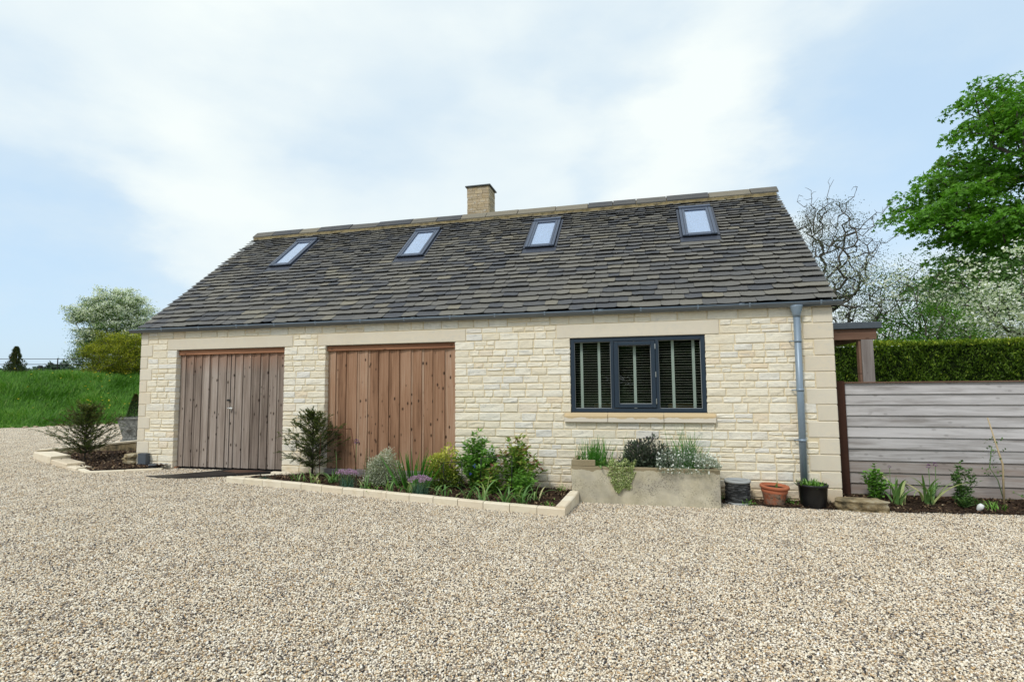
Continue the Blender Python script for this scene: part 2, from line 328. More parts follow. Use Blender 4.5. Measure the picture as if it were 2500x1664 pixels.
M['thyme'] = m_leaf('variegated_creeper_leaf', [(0, (.14, .24, .06)), (.5, (.42, .50, .20)), (1, (.75, .77, .45))], .2)
M['snow'] = m_leaf('silver_grey_leaf', [(0, (.14, .20, .14)), (.6, (.28, .35, .28)), (1, (.46, .52, .46))], .2)
M['white_flower'] = m_leaf('white_petal', [(0, (.80, .82, .82)), (1, (.9, .9, .88))], .2)
M['pink_flower'] = m_leaf('pink_petal', [(0, (.34, .20, .38)), (1, (.60, .40, .58))], .2)
M['purple_flower'] = m_leaf('purple_petal', [(0, (.10, .04, .12)), (1, (.24, .11, .26))], .1)
M['blue_flower'] = m_leaf('blue_petal', [(0, (.06, .08, .40)), (1, (.12, .16, .6))], .1)
M['yellow_flower'] = m_leaf('yellow_petal', [(0, (.75, .55, .02)), (1, (.85, .72, .08))], .1)
M['red_twig'] = m_leaf('red_leaf', [(0, (.10, .03, .025)), (1, (.22, .08, .06))], .1)
M['blue_grass'] = m_leaf('blue_green_leaf', [(0, (.03, .09, .06)), (1, (.10, .20, .14))], .1)
k = NT('tree_bark'); c = k.ramp(k.noise(9, k.map(scale=(1, 1, .3)), 6), [(.3, (.05, .044, .038)), (.7, (.14, .125, .105))]); k.bump(k.noise(20, k.map(scale=(1, 1, .3))), .7, .02); M['bark'] = k.fin(c, .95, .1)
k = NT('green_stem'); M['stem'] = k.fin((.10, .17, .06), .7, .2)
M['cane'] = plain('bamboo_cane', (.42, .33, .20), .6)
M['far'] = m_leaf('far_tree_leaf', [(0, (.05, .085, .06)), (1, (.09, .13, .09))], 0)

# ------------------------------------------------------------ object helpers
def tag(o, label=None, cat=None, group=None, kind=None):
    if label: o['label'] = label
    if cat: o['category'] = cat
    if group: o['group'] = group
    if kind: o['kind'] = kind
    return o
def empty(name, loc=(0, 0, 0), label=None, cat=None, group=None, rz=0):
    o = bpy.data.objects.new(name, None); COL.objects.link(o); o.location = loc; o.rotation_euler.z = rz
    o.empty_display_size = .1
    return tag(o, label, cat, group)
def link(name, me, parent=None, mat=None):
    o = bpy.data.objects.new(name, me); COL.objects.link(o)
    if parent: o.parent = parent
    if mat and not me.materials: me.materials.append(mat)
    return o
def mesh_np(name, V, F, rnd=None, smooth=False):
    V = np.asarray(V, np.float32); F = np.asarray(F, np.int32); m, kk = F.shape
    me = bpy.data.meshes.new(name)
    me.vertices.add(len(V)); me.vertices.foreach_set('co', V.ravel())
    me.loops.add(m * kk); me.loops.foreach_set('vertex_index', F.ravel())
    me.polygons.add(m); me.polygons.foreach_set('loop_start', np.arange(m, dtype=np.int32) * kk)
    if smooth: me.polygons.foreach_set('use_smooth', np.ones(m, bool))
    if rnd is not None:
        a = me.attributes.new('rnd', 'FLOAT', 'POINT'); a.data.foreach_set('value', np.asarray(rnd, np.float32))
    me.update(calc_edges=True); return me
class MB:
    """collects faces of any size for one mesh"""
    def __init__(s): s.v = []; s.f = []; s.r = []
    def add(s, V, F, r=None):
        b = len(s.v); s.v += [tuple(map(float, p)) for p in V]; s.f += [tuple(int(i) + b for i in f) for f in F]
        s.r += [random.random() if r is None else r] * len(V)
    def box(s, a, b, r=None, rotz=0):
        x0, y0, z0 = a; x1, y1, z1 = b
        V = [(x0, y0, z0), (x1, y0, z0), (x1, y1, z0), (x0, y1, z0), (x0, y0, z1), (x1, y0, z1), (x1, y1, z1), (x0, y1, z1)]
        s.add(V, [(0, 3, 2, 1), (4, 5, 6, 7), (0, 1, 5, 4), (1, 2, 6, 5), (2, 3, 7, 6), (3, 0, 4, 7)], r)
    def tube(s, pts, rad, n=6, r=None, cap=True):
        pts = [np.array(p, float) for p in pts]
        if np.isscalar(rad): rad = [rad] * len(pts)
        V = []; F = []
        for i, p in enumerate(pts):
            d = pts[min(i + 1, len(pts) - 1)] - pts[max(i - 1, 0)]; d /= np.linalg.norm(d) + 1e-9
            u = np.cross(d, (0, 0, 1.)) if abs(d[2]) < .95 else np.cross(d, (1., 0, 0)); u /= np.linalg.norm(u); w = np.cross(d, u)
            for j in range(n):
                a = 2 * math.pi * j / n; V.append(p + rad[i] * (math.cos(a) * u + math.sin(a) * w))
        for i in range(len(pts) - 1):
            for j in range(n): F.append((i * n + j, i * n + (j + 1) % n, (i + 1) * n + (j + 1) % n, (i + 1) * n + j))
        if cap: F += [tuple(range(n))[::-1], tuple(range((len(pts) - 1) * n, len(pts) * n))]
        s.add(V, F, r)
    def lathe(s, prof, n=32, c=(0, 0, 0), r=None):
        V = [(c[0] + a * math.cos(2 * math.pi * j / n), c[1] + a * math.sin(2 * math.pi * j / n), c[2] + z) for a, z in prof for j in range(n)]
        F = [(i * n + j, i * n + (j + 1) % n, (i + 1) * n + (j + 1) % n, (i + 1) * n + j) for i in range(len(prof) - 1) for j in range(n)]
        s.add(V, F, r)
    def build(s, name, mat, parent=None, smooth=False, bevel=0):
        me = bpy.data.meshes.new(name); me.from_pydata(s.v, [], s.f)
        a = me.attributes.new('rnd', 'FLOAT', 'POINT'); a.data.foreach_set('value', s.r)
        if smooth: me.polygons.foreach_set('use_smooth', [True] * len(s.f))
        me.update(); o = link(name, me, parent, mat)
        if bevel:
            b = o.modifiers.new('bevel', 'BEVEL'); b.width = bevel; b.segments = 2; b.limit_method = 'ANGLE'
        return o
def box(name, mat, a, b, parent=None, bevel=0, r=None):
    m = MB(); m.box(a, b, r); return m.build(name, mat, parent, bevel=bevel)

def sstep(t): t = np.clip(t, 0, 1); return t * t * (3 - 2 * t)
EDGE0 = np.array([-13.9, 6.8]); EN = np.array([-.8, .6])
def bankd(x, y): return (x - EDGE0[0]) * EN[0] + (y - EDGE0[1]) * EN[1]
def ground_z(x, y):
    x = np.asarray(x, float); y = np.asarray(y, float)
    g = .145 * (1 - sstep((x - 1.2) / 7.5))
    d = bankd(x, y)
    return g + np.where(d > 0, 1.95 * sstep(d / 7.5), 0)

# ------------------------------------------------------------ ground
def grid_mesh(name, xs, ys, zf, keep=None):
    X, Y = np.meshgrid(xs, ys, indexing='ij'); Z = zf(X, Y); V = np.stack([X, Y, Z], -1).reshape(-1, 3)
    nx, ny = len(xs), len(ys); i, j = np.meshgrid(np.arange(nx - 1), np.arange(ny - 1), indexing='ij')
    a = i * ny + j; F = np.stack([a, a + ny, a + ny + 1, a + 1], -1).reshape(-1, 4)
    if keep is not None:
        c = V[F].mean(1); F = F[keep(c[:, 0], c[:, 1])]
    return mesh_np(name, V, F, smooth=True)
far = np.array([150, 300, 600, 1200, 2400.])
xs = np.concatenate([-far[::-1] , np.arange(-80, 60.1, 2.), far]); ys = np.concatenate([-far[::-1], np.arange(-60, 80.1, 2.), far])
xs = np.unique(np.concatenate([xs, np.arange(-32, 0, .5)])); ys = np.unique(np.concatenate([ys, np.arange(-4, 30, .5)]))
g = link('ground', grid_mesh('ground', xs, ys, lambda x, y: ground_z(x, y) - .03), None, M['meadow']); tag(g, kind='structure')
gx = np.arange(-30, 17.01, .25); gy = np.arange(-25, 30.01, .25)
def rough_edge(x, y): return bankd(x, y) + .25 * np.sin(x * 2.1 + y) * np.sin(y * 1.7)
g = link('gravel_drive', grid_mesh('gravel_drive', gx, gy, lambda x, y: ground_z(np.minimum(x, 99), y) * 1. - np.where(bankd(x, y) > 0, ground_z(x, y) - .145, 0) * 1. + 0.0, keep=lambda x, y: (rough_edge(x, y) < .1) & ~((x > 11.2) & (y > .3))), None, M['gravel']); tag(g, kind='structure')

# loose pebbles: one patch mesh spread over the drive by geometry nodes
def ico():
    t = (1 + 5 ** .5) / 2
    V = np.array([(-1, t, 0), (1, t, 0), (-1, -t, 0), (1, -t, 0), (0, -1, t), (0, 1, t), (0, -1, -t), (0, 1, -t), (t, 0, -1), (t, 0, 1), (-t, 0, -1), (-t, 0, 1)], float); V /= np.linalg.norm(V[0])
    F = np.array([(0, 11, 5), (0, 5, 1), (0, 1, 7), (0, 7, 10), (0, 10, 11), (1, 5, 9), (5, 11, 4), (11, 10, 2), (10, 7, 6), (7, 1, 8), (3, 9, 4), (3, 4, 2), (3, 2, 6), (3, 6, 8), (3, 8, 9), (4, 9, 5), (2, 4, 11), (6, 2, 10), (8, 6, 7), (9, 8, 1)])
    return V, F
IV, IF = ico()
def pebble_patch(name, n, size, lo, hi):
    A = rng.normal(size=(n, 3, 3)); Q, _ = np.linalg.qr(A)
    s = rng.uniform(lo, hi, n)[:, None] * np.stack([np.ones(n), rng.uniform(.6, .95, n), rng.uniform(.4, .75, n)], 1)
    tilt = rng.uniform(0, 2 * np.pi, n); c, sn = np.cos(tilt), np.sin(tilt)
    V = IV[None] * (1 + rng.normal(0, .10, (n, 12, 1))) * s[:, None, :]
    tl = rng.normal(0, .5, n); ct, st = np.cos(tl), np.sin(tl)
    V = np.stack([V[..., 0] * ct[:, None] + V[..., 2] * st[:, None], V[..., 1], -V[..., 0] * st[:, None] + V[..., 2] * ct[:, None]], -1)
    V = np.stack([V[..., 0] * c[:, None] - V[..., 1] * sn[:, None], V[..., 0] * sn[:, None] + V[..., 1] * c[:, None], V[..., 2]], -1)
    P = np.stack([rng.uniform(-size / 2, size / 2, n), rng.uniform(-size / 2, size / 2, n), rng.uniform(0, .012, n)], 1)
    V = (V + P[:, None]).reshape(-1, 3); F = (IF[None] + 12 * np.arange(n)[:, None, None]).reshape(-1, 3)
    # colour drifts a little in patches, as raked gravel does
    r = np.clip(rng.uniform(0, 1, n) , 0, 1)
    me = mesh_np(name, V, F, np.repeat(r, 12)); me.materials.append(M['pebble']); return me
patch = pebble_patch('pebble_patch', 12500, 1.0, .0045, .0095)
cx, cy = np.meshgrid(np.arange(-15.5, 16, 1.), np.arange(-6.5, 12, 1.)); cx = cx.ravel(); cy = cy.ravel()
ok = (bankd(cx, cy) < -.35) & ~((cx > .6) & (cx < 10.6) & (cy > .7)) & ~((cx > 10.5) & (cy > .4))
# keep to what a camera near here can see
ok &= ~((cy < -4.9) & ((cx < 4) | (cx > 13))) & ~((cx < 2) & (cy < -3.2 - 0 * cx) & (cx < 8.8 - (cy + 7.75) * 2.6 - 3))
px, py = cx[ok], cy[ok]
pm = bpy.data.meshes.new('loose_gravel'); pm.vertices.add(len(px)); pm.vertices.foreach_set('co', np.stack([px, py, ground_z(px, py) + .001], 1).astype(np.float32).ravel())
a = pm.attributes.new('turn', 'FLOAT_VECTOR', 'POINT')
ax = np.zeros((len(px), 3)); ax[:, 2] = rng.integers(0, 4, len(px)) * math.pi / 2
slx = ground_z(px + .5, py) - ground_z(px - .5, py)
ax = np.array([(Matrix.Rotation(-math.atan(q), 3, 'Y') @ Matrix.Rotation(t, 3, 'Z')).to_euler()[:] for q, t in zip(slx, ax[:, 2])])
a.data.foreach_set('vector', ax.astype(np.float32).ravel())
go = link('loose_gravel', pm); tag(go, 'loose cream and brown pebbles covering the whole drive', 'gravel', kind='stuff')
ph = bpy.data.objects.new('pebble_patch', patch)
ng = bpy.data.node_groups.new('spread_pebbles', 'GeometryNodeTree')
ng.interface.new_socket('Geometry', in_out='INPUT', socket_type='NodeSocketGeometry'); ng.interface.new_socket('Geometry', in_out='OUTPUT', socket_type='NodeSocketGeometry')
gi = ng.nodes.new('NodeGroupInput'); gO = ng.nodes.new('NodeGroupOutput'); ip = ng.nodes.new('GeometryNodeInstanceOnPoints')
oi = ng.nodes.new('GeometryNodeObjectInfo'); oi.inputs['Object'].default_value = ph
na = ng.nodes.new('GeometryNodeInputNamedAttribute'); na.data_type = 'FLOAT_VECTOR'; na.inputs['Name'].default_value = 'turn'
ng.links.new(gi.outputs[0], ip.inputs['Points']); ng.links.new(oi.outputs['Geometry'], ip.inputs['Instance'])
ng.links.new(na.outputs[0], ip.inputs['Rotation']); ng.links.new(ip.outputs[0], gO.inputs[0])
md = go.modifiers.new('spread', 'NODES'); md.node_group = ng

# ------------------------------------------------------------ the stone building
L, ZL, ZSB, ZW, ZTOP = 11.1, 2.194, 1.004, 1.132, 2.62
D1, D2, WN = (.775, 2.957), (3.7145, 5.945), (7.687, 9.5385)
H = empty('stone_building', (0, 0, 0), 'long cream stone outbuilding with stone slate roof and two plank doors', 'building')
wall = MB(); T = .32
def wallbox(x0, x1, z0, z1): wall.box((x0, .006, z0), (x1, T, z1), .5)
xsb = [0.004, D1[0], D1[1], D2[0], D2[1], WN[0], WN[1], L - .004]
for i in range(0, 7, 2): wallbox(xsb[i], xsb[i + 1], -.3, ZL)
wallbox(xsb[5], xsb[6], -.3, ZW - .004)
wallbox(.004, L - .004, ZL + .001, 2.56)
wo = wall.build('wall', M['mortar'], H)
# the gables and the back wall
DEP = 2 * 2.9685
gb = MB()
for x0, x1 in ((.006, .31), (L - .31, L - .006)):
    V = []; prof = [(T + .001, -.3), (DEP, -.3), (DEP, 2.56), (DEP / 2, 5.05), (T + .001, 2.62)]
    for x in (x0, x1): V += [(x, y, z) for y, z in prof]
    gb.add(V, [(0, 1, 2, 3, 4), (9, 8, 7, 6, 5)] + [(i, (i + 5), (i + 1) % 5 + 5, (i + 1) % 5) for i in range(5)], .4)
gb.box((.311, DEP - .3, -.3), (L - .311, DEP, 2.5), .4)
gb.build('gable_wall', M['stone'], H)
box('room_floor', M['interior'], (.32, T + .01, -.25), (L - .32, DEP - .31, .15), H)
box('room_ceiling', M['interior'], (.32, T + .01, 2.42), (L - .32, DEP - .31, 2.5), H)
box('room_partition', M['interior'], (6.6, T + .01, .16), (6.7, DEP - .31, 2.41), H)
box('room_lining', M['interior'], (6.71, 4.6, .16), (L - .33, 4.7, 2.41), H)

# squared stones
def stone_geo(x0, x1, z0, z1, yb=.03, rough=.007, pr=.012, smooth=False):
    """front face is a small grid with rounded corners, pitched forward"""
    w, h = x1 - x0, z1 - z0; e = min(.009, w * .2, h * .2)
    us = [0, e, w * .5 + random.uniform(-.1, .1) * w, w - e, w]; vs = [0, e, h * .5, h - e, h]
    V = []
    j = .0015 if smooth else .004
    for bi, v in enumerate(vs):
        for ai, u in enumerate(us):
            edge = (ai in (0, 4)) + (bi in (0, 4))
            d = 0 if edge else (pr + (0 if smooth else random.uniform(-rough, rough)))
            du = dv = 0
            if edge:
                c = .35 if edge == 2 else 0
                du = (c * e if ai == 0 else -c * e if ai == 4 else 0) ; dv = (c * e if bi == 0 else -c * e if bi == 4 else 0)
                if not smooth: du += random.uniform(-j, j) * (ai in (0, 4)); dv += random.uniform(-j, j) * (bi in (0, 4))
            V.append((x0 + u + du, -d + .001, z0 + v + dv))
    F = [(r * 5 + c, r * 5 + c + 1, (r + 1) * 5 + c + 1, (r + 1) * 5 + c) for r in range(4) for c in range(4)]
    ring = [0, 1, 2, 3, 4, 9, 14, 19, 24, 23, 22, 21, 20, 15, 10, 5]
    b = len(V)
    V += [(V[i][0], yb, V[i][2]) for i in ring]
    n = len(ring)
    F += [(ring[(q + 1) % n], ring[q], b + q, b + (q + 1) % n) for q in range(n)]
    return V, F
rects = [(D1[0], D1[1], -.3, ZL), (D2[0], D2[1], -.3, ZL), (WN[0], WN[1], ZW, ZL),
         (.575, 3.115, ZL, 2.39), (3.57, 6.115, ZL, 2.388), (7.495, 9.725, ZL, 2.395), (7.597, 9.637, ZSB, ZW)]
QH = (2.512 + .02) / 12
quo = []
for i in range(12):
    z0 = -.02 + i * QH; z1 = z0 + QH
    quo.append((L - (.235 if i % 2 else .355), L, z0, z1)); quo.append((0, .16 if i % 2 else .26, z0, z1))
# courses; the boundaries land on sills, heads and lintels
random.seed(5)
def split(a, b, n):
    q = [random.uniform(.7, 1.25) for _ in range(n)]; s = sum(q); z = a; o = []
    for t in q: o.append((z, z + (b - a) * t / s)); z = o[-1][1]
    return o
courses = split(-.06, ZSB, 10) + [(ZSB, ZW)] + split(ZW, ZL, 10) + split(ZL, 2.39, 2) + [(2.39, 2.53)]
stones = []; G = .0065
def free(z0, z1):
    iv = [(0.0, L)]
    for (a, b, c, d) in rects + quo:
        if min(z1, d) - max(z0, c) > .35 * (z1 - z0):
            nv = []
            for (p, q) in iv:
                if b <= p or a >= q: nv.append((p, q)); continue
                if a > p: nv.append((p, a))
                if b < q: nv.append((b, q))
            iv = nv
    return [(p, q) for p, q in iv if q - p > .03]
for ci, (z0, z1) in enumerate(courses):
    hh = z1 - z0
    for (p, q) in free(z0, z1):
        x = p
        while x < q - .01:
            w = random.uniform(1.2, 2.7) * max(hh, .085) + random.uniform(0, .05)
            if q - (x + w) < .10: w = q - x
            if w > .42: w *= .5
            x1 = x + w
            if hh > .09 and random.random() < .17 and w > .13 and hh > .115:
                zm = z0 + hh * random.uniform(.4, .6)
                x1 = min(q, x + w * random.uniform(1.2, 1.8)); x1 = q if q - x1 < .1 else x1
                for (a, b) in ((z0, zm), (zm, z1)):
                    if x1 - x > .2:
                        xm = x + (x1 - x) * random.uniform(.35, .65); stones += [(x, xm, a, b), (xm, x1, a, b)]
                    else: stones.append((x, x1, a, b))
            else: stones.append((x, x1, z0, z1))
            x = x1
stones.sort(key=lambda s: (s[0] + s[1]) / 2 * 1.0, reverse=True)
def near_open(x, z, side):
    for (a, b, c, d) in rects[:3]:
        if c < z < d and abs(x - (b if side < 0 else a)) < .02: return True
    return False
rest = MB(); cnt = 0
def stone_rnd(): 
    t = random.random()
    return random.uniform(0, .6) if t < .62 else random.uniform(.6, .78) if t < .80 else random.uniform(.8, .93) if t < .95 else random.uniform(.95, 1)
for s in stones:
    x0, x1, z0, z1 = s
    dp = .11 if (near_open(x0, (z0 + z1) / 2, -1) or near_open(x1, (z0 + z1) / 2, 1)) else .03
    a0 = 0 if near_open(x0, (z0 + z1) / 2, -1) else G; a1 = 0 if near_open(x1, (z0 + z1) / 2, 1) else G
    V, F = stone_geo(x0 + a0 - (.004 if a0 == 0 else 0), x1 - a1 + (.004 if a1 == 0 else 0), z0 + G, z1 - G, dp, rough=.0035, pr=random.uniform(.003, .009))
    r = stone_rnd()
    vis = z1 > .02
    if cnt < 276 and vis:
        m = MB(); m.add(V, F, r); m.build('stone', M['stone'], wo); cnt += 1
    else: rest.add(V, F, r)
tag(rest.build('stonework', M['stone'], wo), kind='stuff')
for (x0, x1, z0, z1) in quo:
    m = MB(); V, F = stone_geo(x0 + (G if x1 == L else -.004), x1 - (G if x0 == 0 else -.004), z0 + .004, z1 - .004, .05, 0, .006, True); m.add(V, F); m.build('quoin', M['quoin'], wo)
for (x0, x1, z0, z1) in rects[3:6]:
    m = MB(); V, F = stone_geo(x0 + .005, x1 - .005, z0 + .001, z1 - .005, .12, 0, .007, True); m.add(V, F); m.build('lintel', M['quoin'], wo)
# sill in three lengths
sx = [7.597, 8.21, 8.965, 9.637]
for i in range(3):
    m = MB(); x0, x1 = sx[i] + .003, sx[i + 1] - .003
    V = []
    for x in (x0, x1): V += [(x, -.055, 0), (x, -.055, .085), (x, .02, .128), (x, .12, .128), (x, .12, .0)]
    m.add(V, [(0, 1, 2, 3, 4)[::-1], (5, 6, 7, 8, 9)] + [(q, q + 1, q + 6, q + 5) for q in range(4)] + [(4, 0, 5, 9)])
    m.v = [(a, b, c) for a, b, c in m.v]
    s_ = m.build('window_sill', M['sill'], wo, bevel=.004); s_.location = (0, 0, ZSB + .002)

# plank doors
def door(name, x0, x1, z0, mat, n, label, handle=False):
    d = empty(name, (0, 0, 0), label); d.parent = H
    box('backing', M['frame_black'], (x0 - .02, .125, z0 - .05), (x1 + .02, .14, ZL), d)
    box('header', M['header'], (x0 + .003, .045, ZL - .085), (x1 - .003, .10, ZL - .002), d, .003)
    w = (x1 - x0) / n; jit = [0] + [random.uniform(-.012, .012) for _ in range(n - 1)] + [0]
    zt = ZL - .088
    for i in range(n):
        a = x0 + i * w + jit[i]; b = x0 + (i + 1) * w + jit[i + 1]; sw = random.uniform(.024, .034)
        m = MB(); r = random.random()
        # feathered plank: thin left edge, thick proud right edge, then a recessed strip
        V = []
        for z in (z0, zt):
            V += [(a + .001, .098, z), (a + .001, .094, z), (b - sw, .072, z), (b - sw, .098, z)]
        m.add(V, [(0, 1, 5, 4), (1, 2, 6, 5), (2, 3, 7, 6), (3, 2, 1, 0), (4, 5, 6, 7), (0, 4, 7, 3)], r)
        m.build('board', mat, d, bevel=.0015)
        m = MB(); m.box((b - sw + .001, .090 + random.uniform(-.004, .004), z0 + random.uniform(0, .006)), (b + .004, .108, zt), random.random()); m.build('cover_strip', mat, d)
    return d
dg = door('plank_door', D1[0], D1[1], .185, M['door_grey'], 13, 'weathered grey double plank doors', True)
db = door('plank_door', D2[0], D2[1], .235, M['door_brown'], 12, 'brown knotted plank door without a handle')
box('meeting_gap', M['frame_black'], (1.845, .0735, .19), (1.849, .09, 2.1), dg)
m = MB(); m.tube([(1.885, .075, 1.183), (1.885, .03, 1.183)], .011, 10); m.tube([(1.845, .03, 1.187), (1.885, .026, 1.190), (1.945, .03, 1.181)], .010, 8); m.lathe([(0, 0), (.026, 0), (.026, .008), (0, .008)], 16, (0, 0, 0))
m.v[-64:] = [(1.885 + a, .066 - c, 1.183 + b) for a, b, c in m.v[-64:]]
m.build('handle', M['chrome'], dg)
box('hasp', M['black_iron'], (1.80, .055, 1.305), (1.862, .075, 1.335), dg, .004)
box('door_sill', M['post_grey'], (D2[0] - .01, .02, .175), (D2[1] + .01, .12, .232), H, .004)
box('plinth', M['concrete'], (D2[0] + .002, .03, -.1), (D2[1] - .002, .13, .173), H)
box('threshold', M['mat'], (D1[0] + .01, .04, .05), (D1[1] - .01, .3, .165), H)
box('jamb_foot', M['header'], (D1[0] + .01, .03, .10), (D1[0] + .05, .11, .182), H)

# window
win = empty('window', (0, 0, 0), 'three part slate blue window frame'); win.parent = H
x0, x1 = WN; y0, y1 = .02, .09
def fr(a, b, c, d, name='frame_rail', yy=(y0, y1), mat='frame', bev=.004):
    return box(name, M[mat], (x0 + a, yy[0], ZW + c), (x0 + b, yy[1], ZW + d), win, bev)
Wd, Ht = x1 - x0, ZL - ZW
fr(.008, .062, .008, Ht - .006, 'frame_stile'); fr(Wd - .062, Wd - .006, .008, Ht - .006, 'frame_stile')
fr(.0625, Wd - .0625, Ht - .058, Ht - .006); fr(.0625, Wd - .0625, .008, .062)
fr(.575, .618, .0625, Ht - .0585, 'mullion'); fr(1.19, 1.232, .0625, Ht - .0585, 'mullion')
box('seal', M['frame_black'], (x0, .045, ZW), (x0 + .008, .1, ZL), win); box('seal', M['frame_black'], (x1 - .006, .045, ZW), (x1, .1, ZL), win)
box('seal', M['frame_black'], (x0 + .0085, .045, ZL - .006), (x1 - .0065, .1, ZL), win)
def cs(a, b, c, d, n='casement_rail'):
    return box(n, M['frame'], (x0 + a, .008, ZW + c), (x0 + b, .07, ZW + d), win, .004)
cs(.622, .682, .07, Ht - .066, 'casement_stile'); cs(1.128, 1.186, .07, Ht - .066, 'casement_stile')
cs(.6825, 1.1275, .07, .124); cs(.6825, 1.1275, Ht - .118, Ht - .066)
panes = [(.0625, .575, .0625, Ht - .0585), (.6825, 1.1275, .1245, Ht - .1185), (1.2325, Wd - .0625, .0625, Ht - .0585)]
for a, b, c, d in panes:
    box('pane', M['glass'], (x0 + a, .052, ZW + c), (x0 + b, .056, ZW + d), win)
    m = MB()
    for q in ((a, c, a + .006, d), (b - .006, c, b, d), (a + .0061, c, b - .0061, c + .006), (a + .0061, d - .006, b - .0061, d)):
        m.box((x0 + q[0], .046, ZW + q[1]), (x0 + q[2], .0515, ZW + q[3]))
    m.build('glazing_bead', M['pot_rim'], win)
for z in (.92, .53, .16):
    m = MB(); m.tube([(x0 + 1.188, .004, ZW + z - .036), (x0 + 1.188, .004, ZW + z + .036)], .0065, 8); m.build('hinge', M['chrome'], win)
# blinds hanging behind each pane
bl = ['left pane of the window', 'middle opening casement', 'right pane of the window']
tapes = [[.155, .405], [.905], [1.425, 1.700]]
bx = [(.05, .585), (.67, 1.14), (1.222, Wd - .05)]
for i in range(3):
    a, b = bx[i]
    B = empty('venetian_blind', (x0, .16, ZW), 'slatted blind with %s hanging behind the %s' % (('one pale tape' if i == 1 else 'two pale tapes'), bl[i]), 'blind', 'slatted blinds behind the window')
    m = MB(); m.box((a, -.024, 0), (b, .024, .0036), .5)
    sm = None
    for j in range(28):
        z = .055 + j * .0362
        if sm is None:
            o = m.build('slat', M['slat_dark'], B); sm = o.data; sm.materials.append(M['slat']); sm.polygons[2].material_index = 1  # shade is put into the dark faces, light into the pale front edge
        else: o = link('slat', sm, B)
        o.location = (0, 0, z); o.rotation_euler.x = R(-1.5) + random.uniform(-.02, .02); o.rotation_euler.y = random.uniform(-.002, .002)
    for t in tapes[i]:
        box('tape', M['tape'], (t - .019, -.032, .03), (t + .019, -.030, 1.06), B)
    box('head_rail', M['slat'], (a, -.02, 1.062), (b, .02, 1.10), B)
for xx, lb in ((8.15, 'left'), (9.25, 'right')):
    c = empty('chair', (xx, .75, .15), 'tan wooden chair back just seen low behind the %s pane of the blinds' % lb, 'chair', 'wooden chairs inside behind the blinds')
    m = MB(); m.box((-.2, -.01, .82), (.2, .02, 1.09)); m.build('backrest', M['chair_wood'], c, bevel=.01)
    m = MB(); m.box((-.2, 0, .42), (.2, .4, .45)); m.build('seat', M['chair_wood'], c)
    for lx in (-.18, .18):
        for ly, hh in ((.0, .81), (.38, .415)):
            m = MB(); m.box((lx - .015, ly - .012, 0), (lx + .015, ly + .012, hh)); m.build('leg', M['chair_wood'], c)

# ------------------------------------------------------------ roof
RS = 0.836; AN = math.atan(RS); CA, SA = math.cos(AN), math.sin(AN)
EY, EZ = .007, 2.572                     # eaves line reference
RL = 3.86                                # slope length to the ridge
def rp(x, s, h=0.): return (x, EY + s * CA - h * SA, EZ + s * SA + h * CA)
roof = empty('roof', (0, 0, 0)); roof.parent = H
m = MB()
for x0_, x1_ in ((-.05, L + .05),):
    V = [rp(x0_, -.02, -.03), rp(x1_, -.02, -.03), rp(x1_, RL - .02, -.03), rp(x0_, RL - .02, -.03), rp(x0_, -.02, -.07), rp(x1_, -.02, -.07), rp(x1_, RL - .02, -.07), rp(x0_, RL - .02, -.07)]
    m.add(V, [(0, 1, 2, 3), (7, 6, 5, 4), (0, 4, 5, 1), (1, 5, 6, 2), (2, 6, 7, 3), (3, 7, 4, 0)], .3)
m.build('roof_deck', M['frame_black'], roof)
# back slope
m = MB(); yr = EY + RL * CA; zr = EZ + RL * SA
m.add([(-.06, yr, zr - .02), (L + .06, yr, zr - .02), (L + .06, 2 * yr, 2.6), (-.06, 2 * yr, 2.6), (-.06, yr, zr - .07), (L + .06, yr, zr - .07), (L + .06, 2 * yr, 2.55), (-.06, 2 * yr, 2.55)],
      [(0, 1, 2, 3), (7, 6, 5, 4), (0, 4, 5, 1), (1, 5, 6, 2), (2, 6, 7, 3), (3, 7, 4, 0)], .3)
m.build('back_slope', M['slate'], roof)
SKY = [(1.335, 1.825), (4.17, 4.695), (6.69, 7.205), (9.41, 9.945)]; S0, S1 = 2.15, 3.31
# diminishing courses
nc = 32; ex = np.linspace(.158, .088, nc); ex *= (RL - .02) / ex.sum(); sb = np.concatenate([[0], np.cumsum(ex)])
random.seed(9); slates = []
def slate_geo(x0, x1, s0, s1, th):
    """slab lying on the slope, ragged lower edge, tail lifted"""
    h0 = .024 + th; hb = h0 - random.uniform(.018, .030); w = x1 - x0
    c = random.uniform(.004, .022); c2 = random.uniform(.004, .022); sag = random.uniform(-.011, .011)
    low = [(x0 + .0015, s0 + c), (x0 + w * .12, s0 + random.uniform(-.003, .003)), (x0 + w * .38, s0 + sag + random.uniform(-.004, .004)), (x0 + w * .66, s0 + sag * .6 + random.uniform(-.004, .004)), (x1 - w * .10, s0 + random.uniform(-.003, .003)), (x1 - .0015, s0 + c2)]
    lft = random.uniform(-.006, .008); rgt = random.uniform(-.006, .008)
    V = []
    n = len(low)
    for i, (x, s) in enumerate(low): V.append(rp(x, s + random.uniform(0, .003), h0 - .003 + lft + (rgt - lft) * i / 5))
    for i, (x, s) in enumerate(low): V.append(rp(x, s + .020, hb + lft * .5))
    V += [rp(x1 - .0015, s1, .012), rp(x0 + .0015, s1, .012)]           # top upper
    V += [rp(x1 - .0015, s1, -.002), rp(x0 + .0015, s1, -.002)]
    F = [tuple(range(6)) + (12, 13), tuple(range(11, 5, -1)) + (15, 14)]
    F += [(i + 6, i + 7, i + 1, i) for i in range(5)]
    F += [(6, 0, 13, 15), (5, 11, 14, 12)]
    return V, F
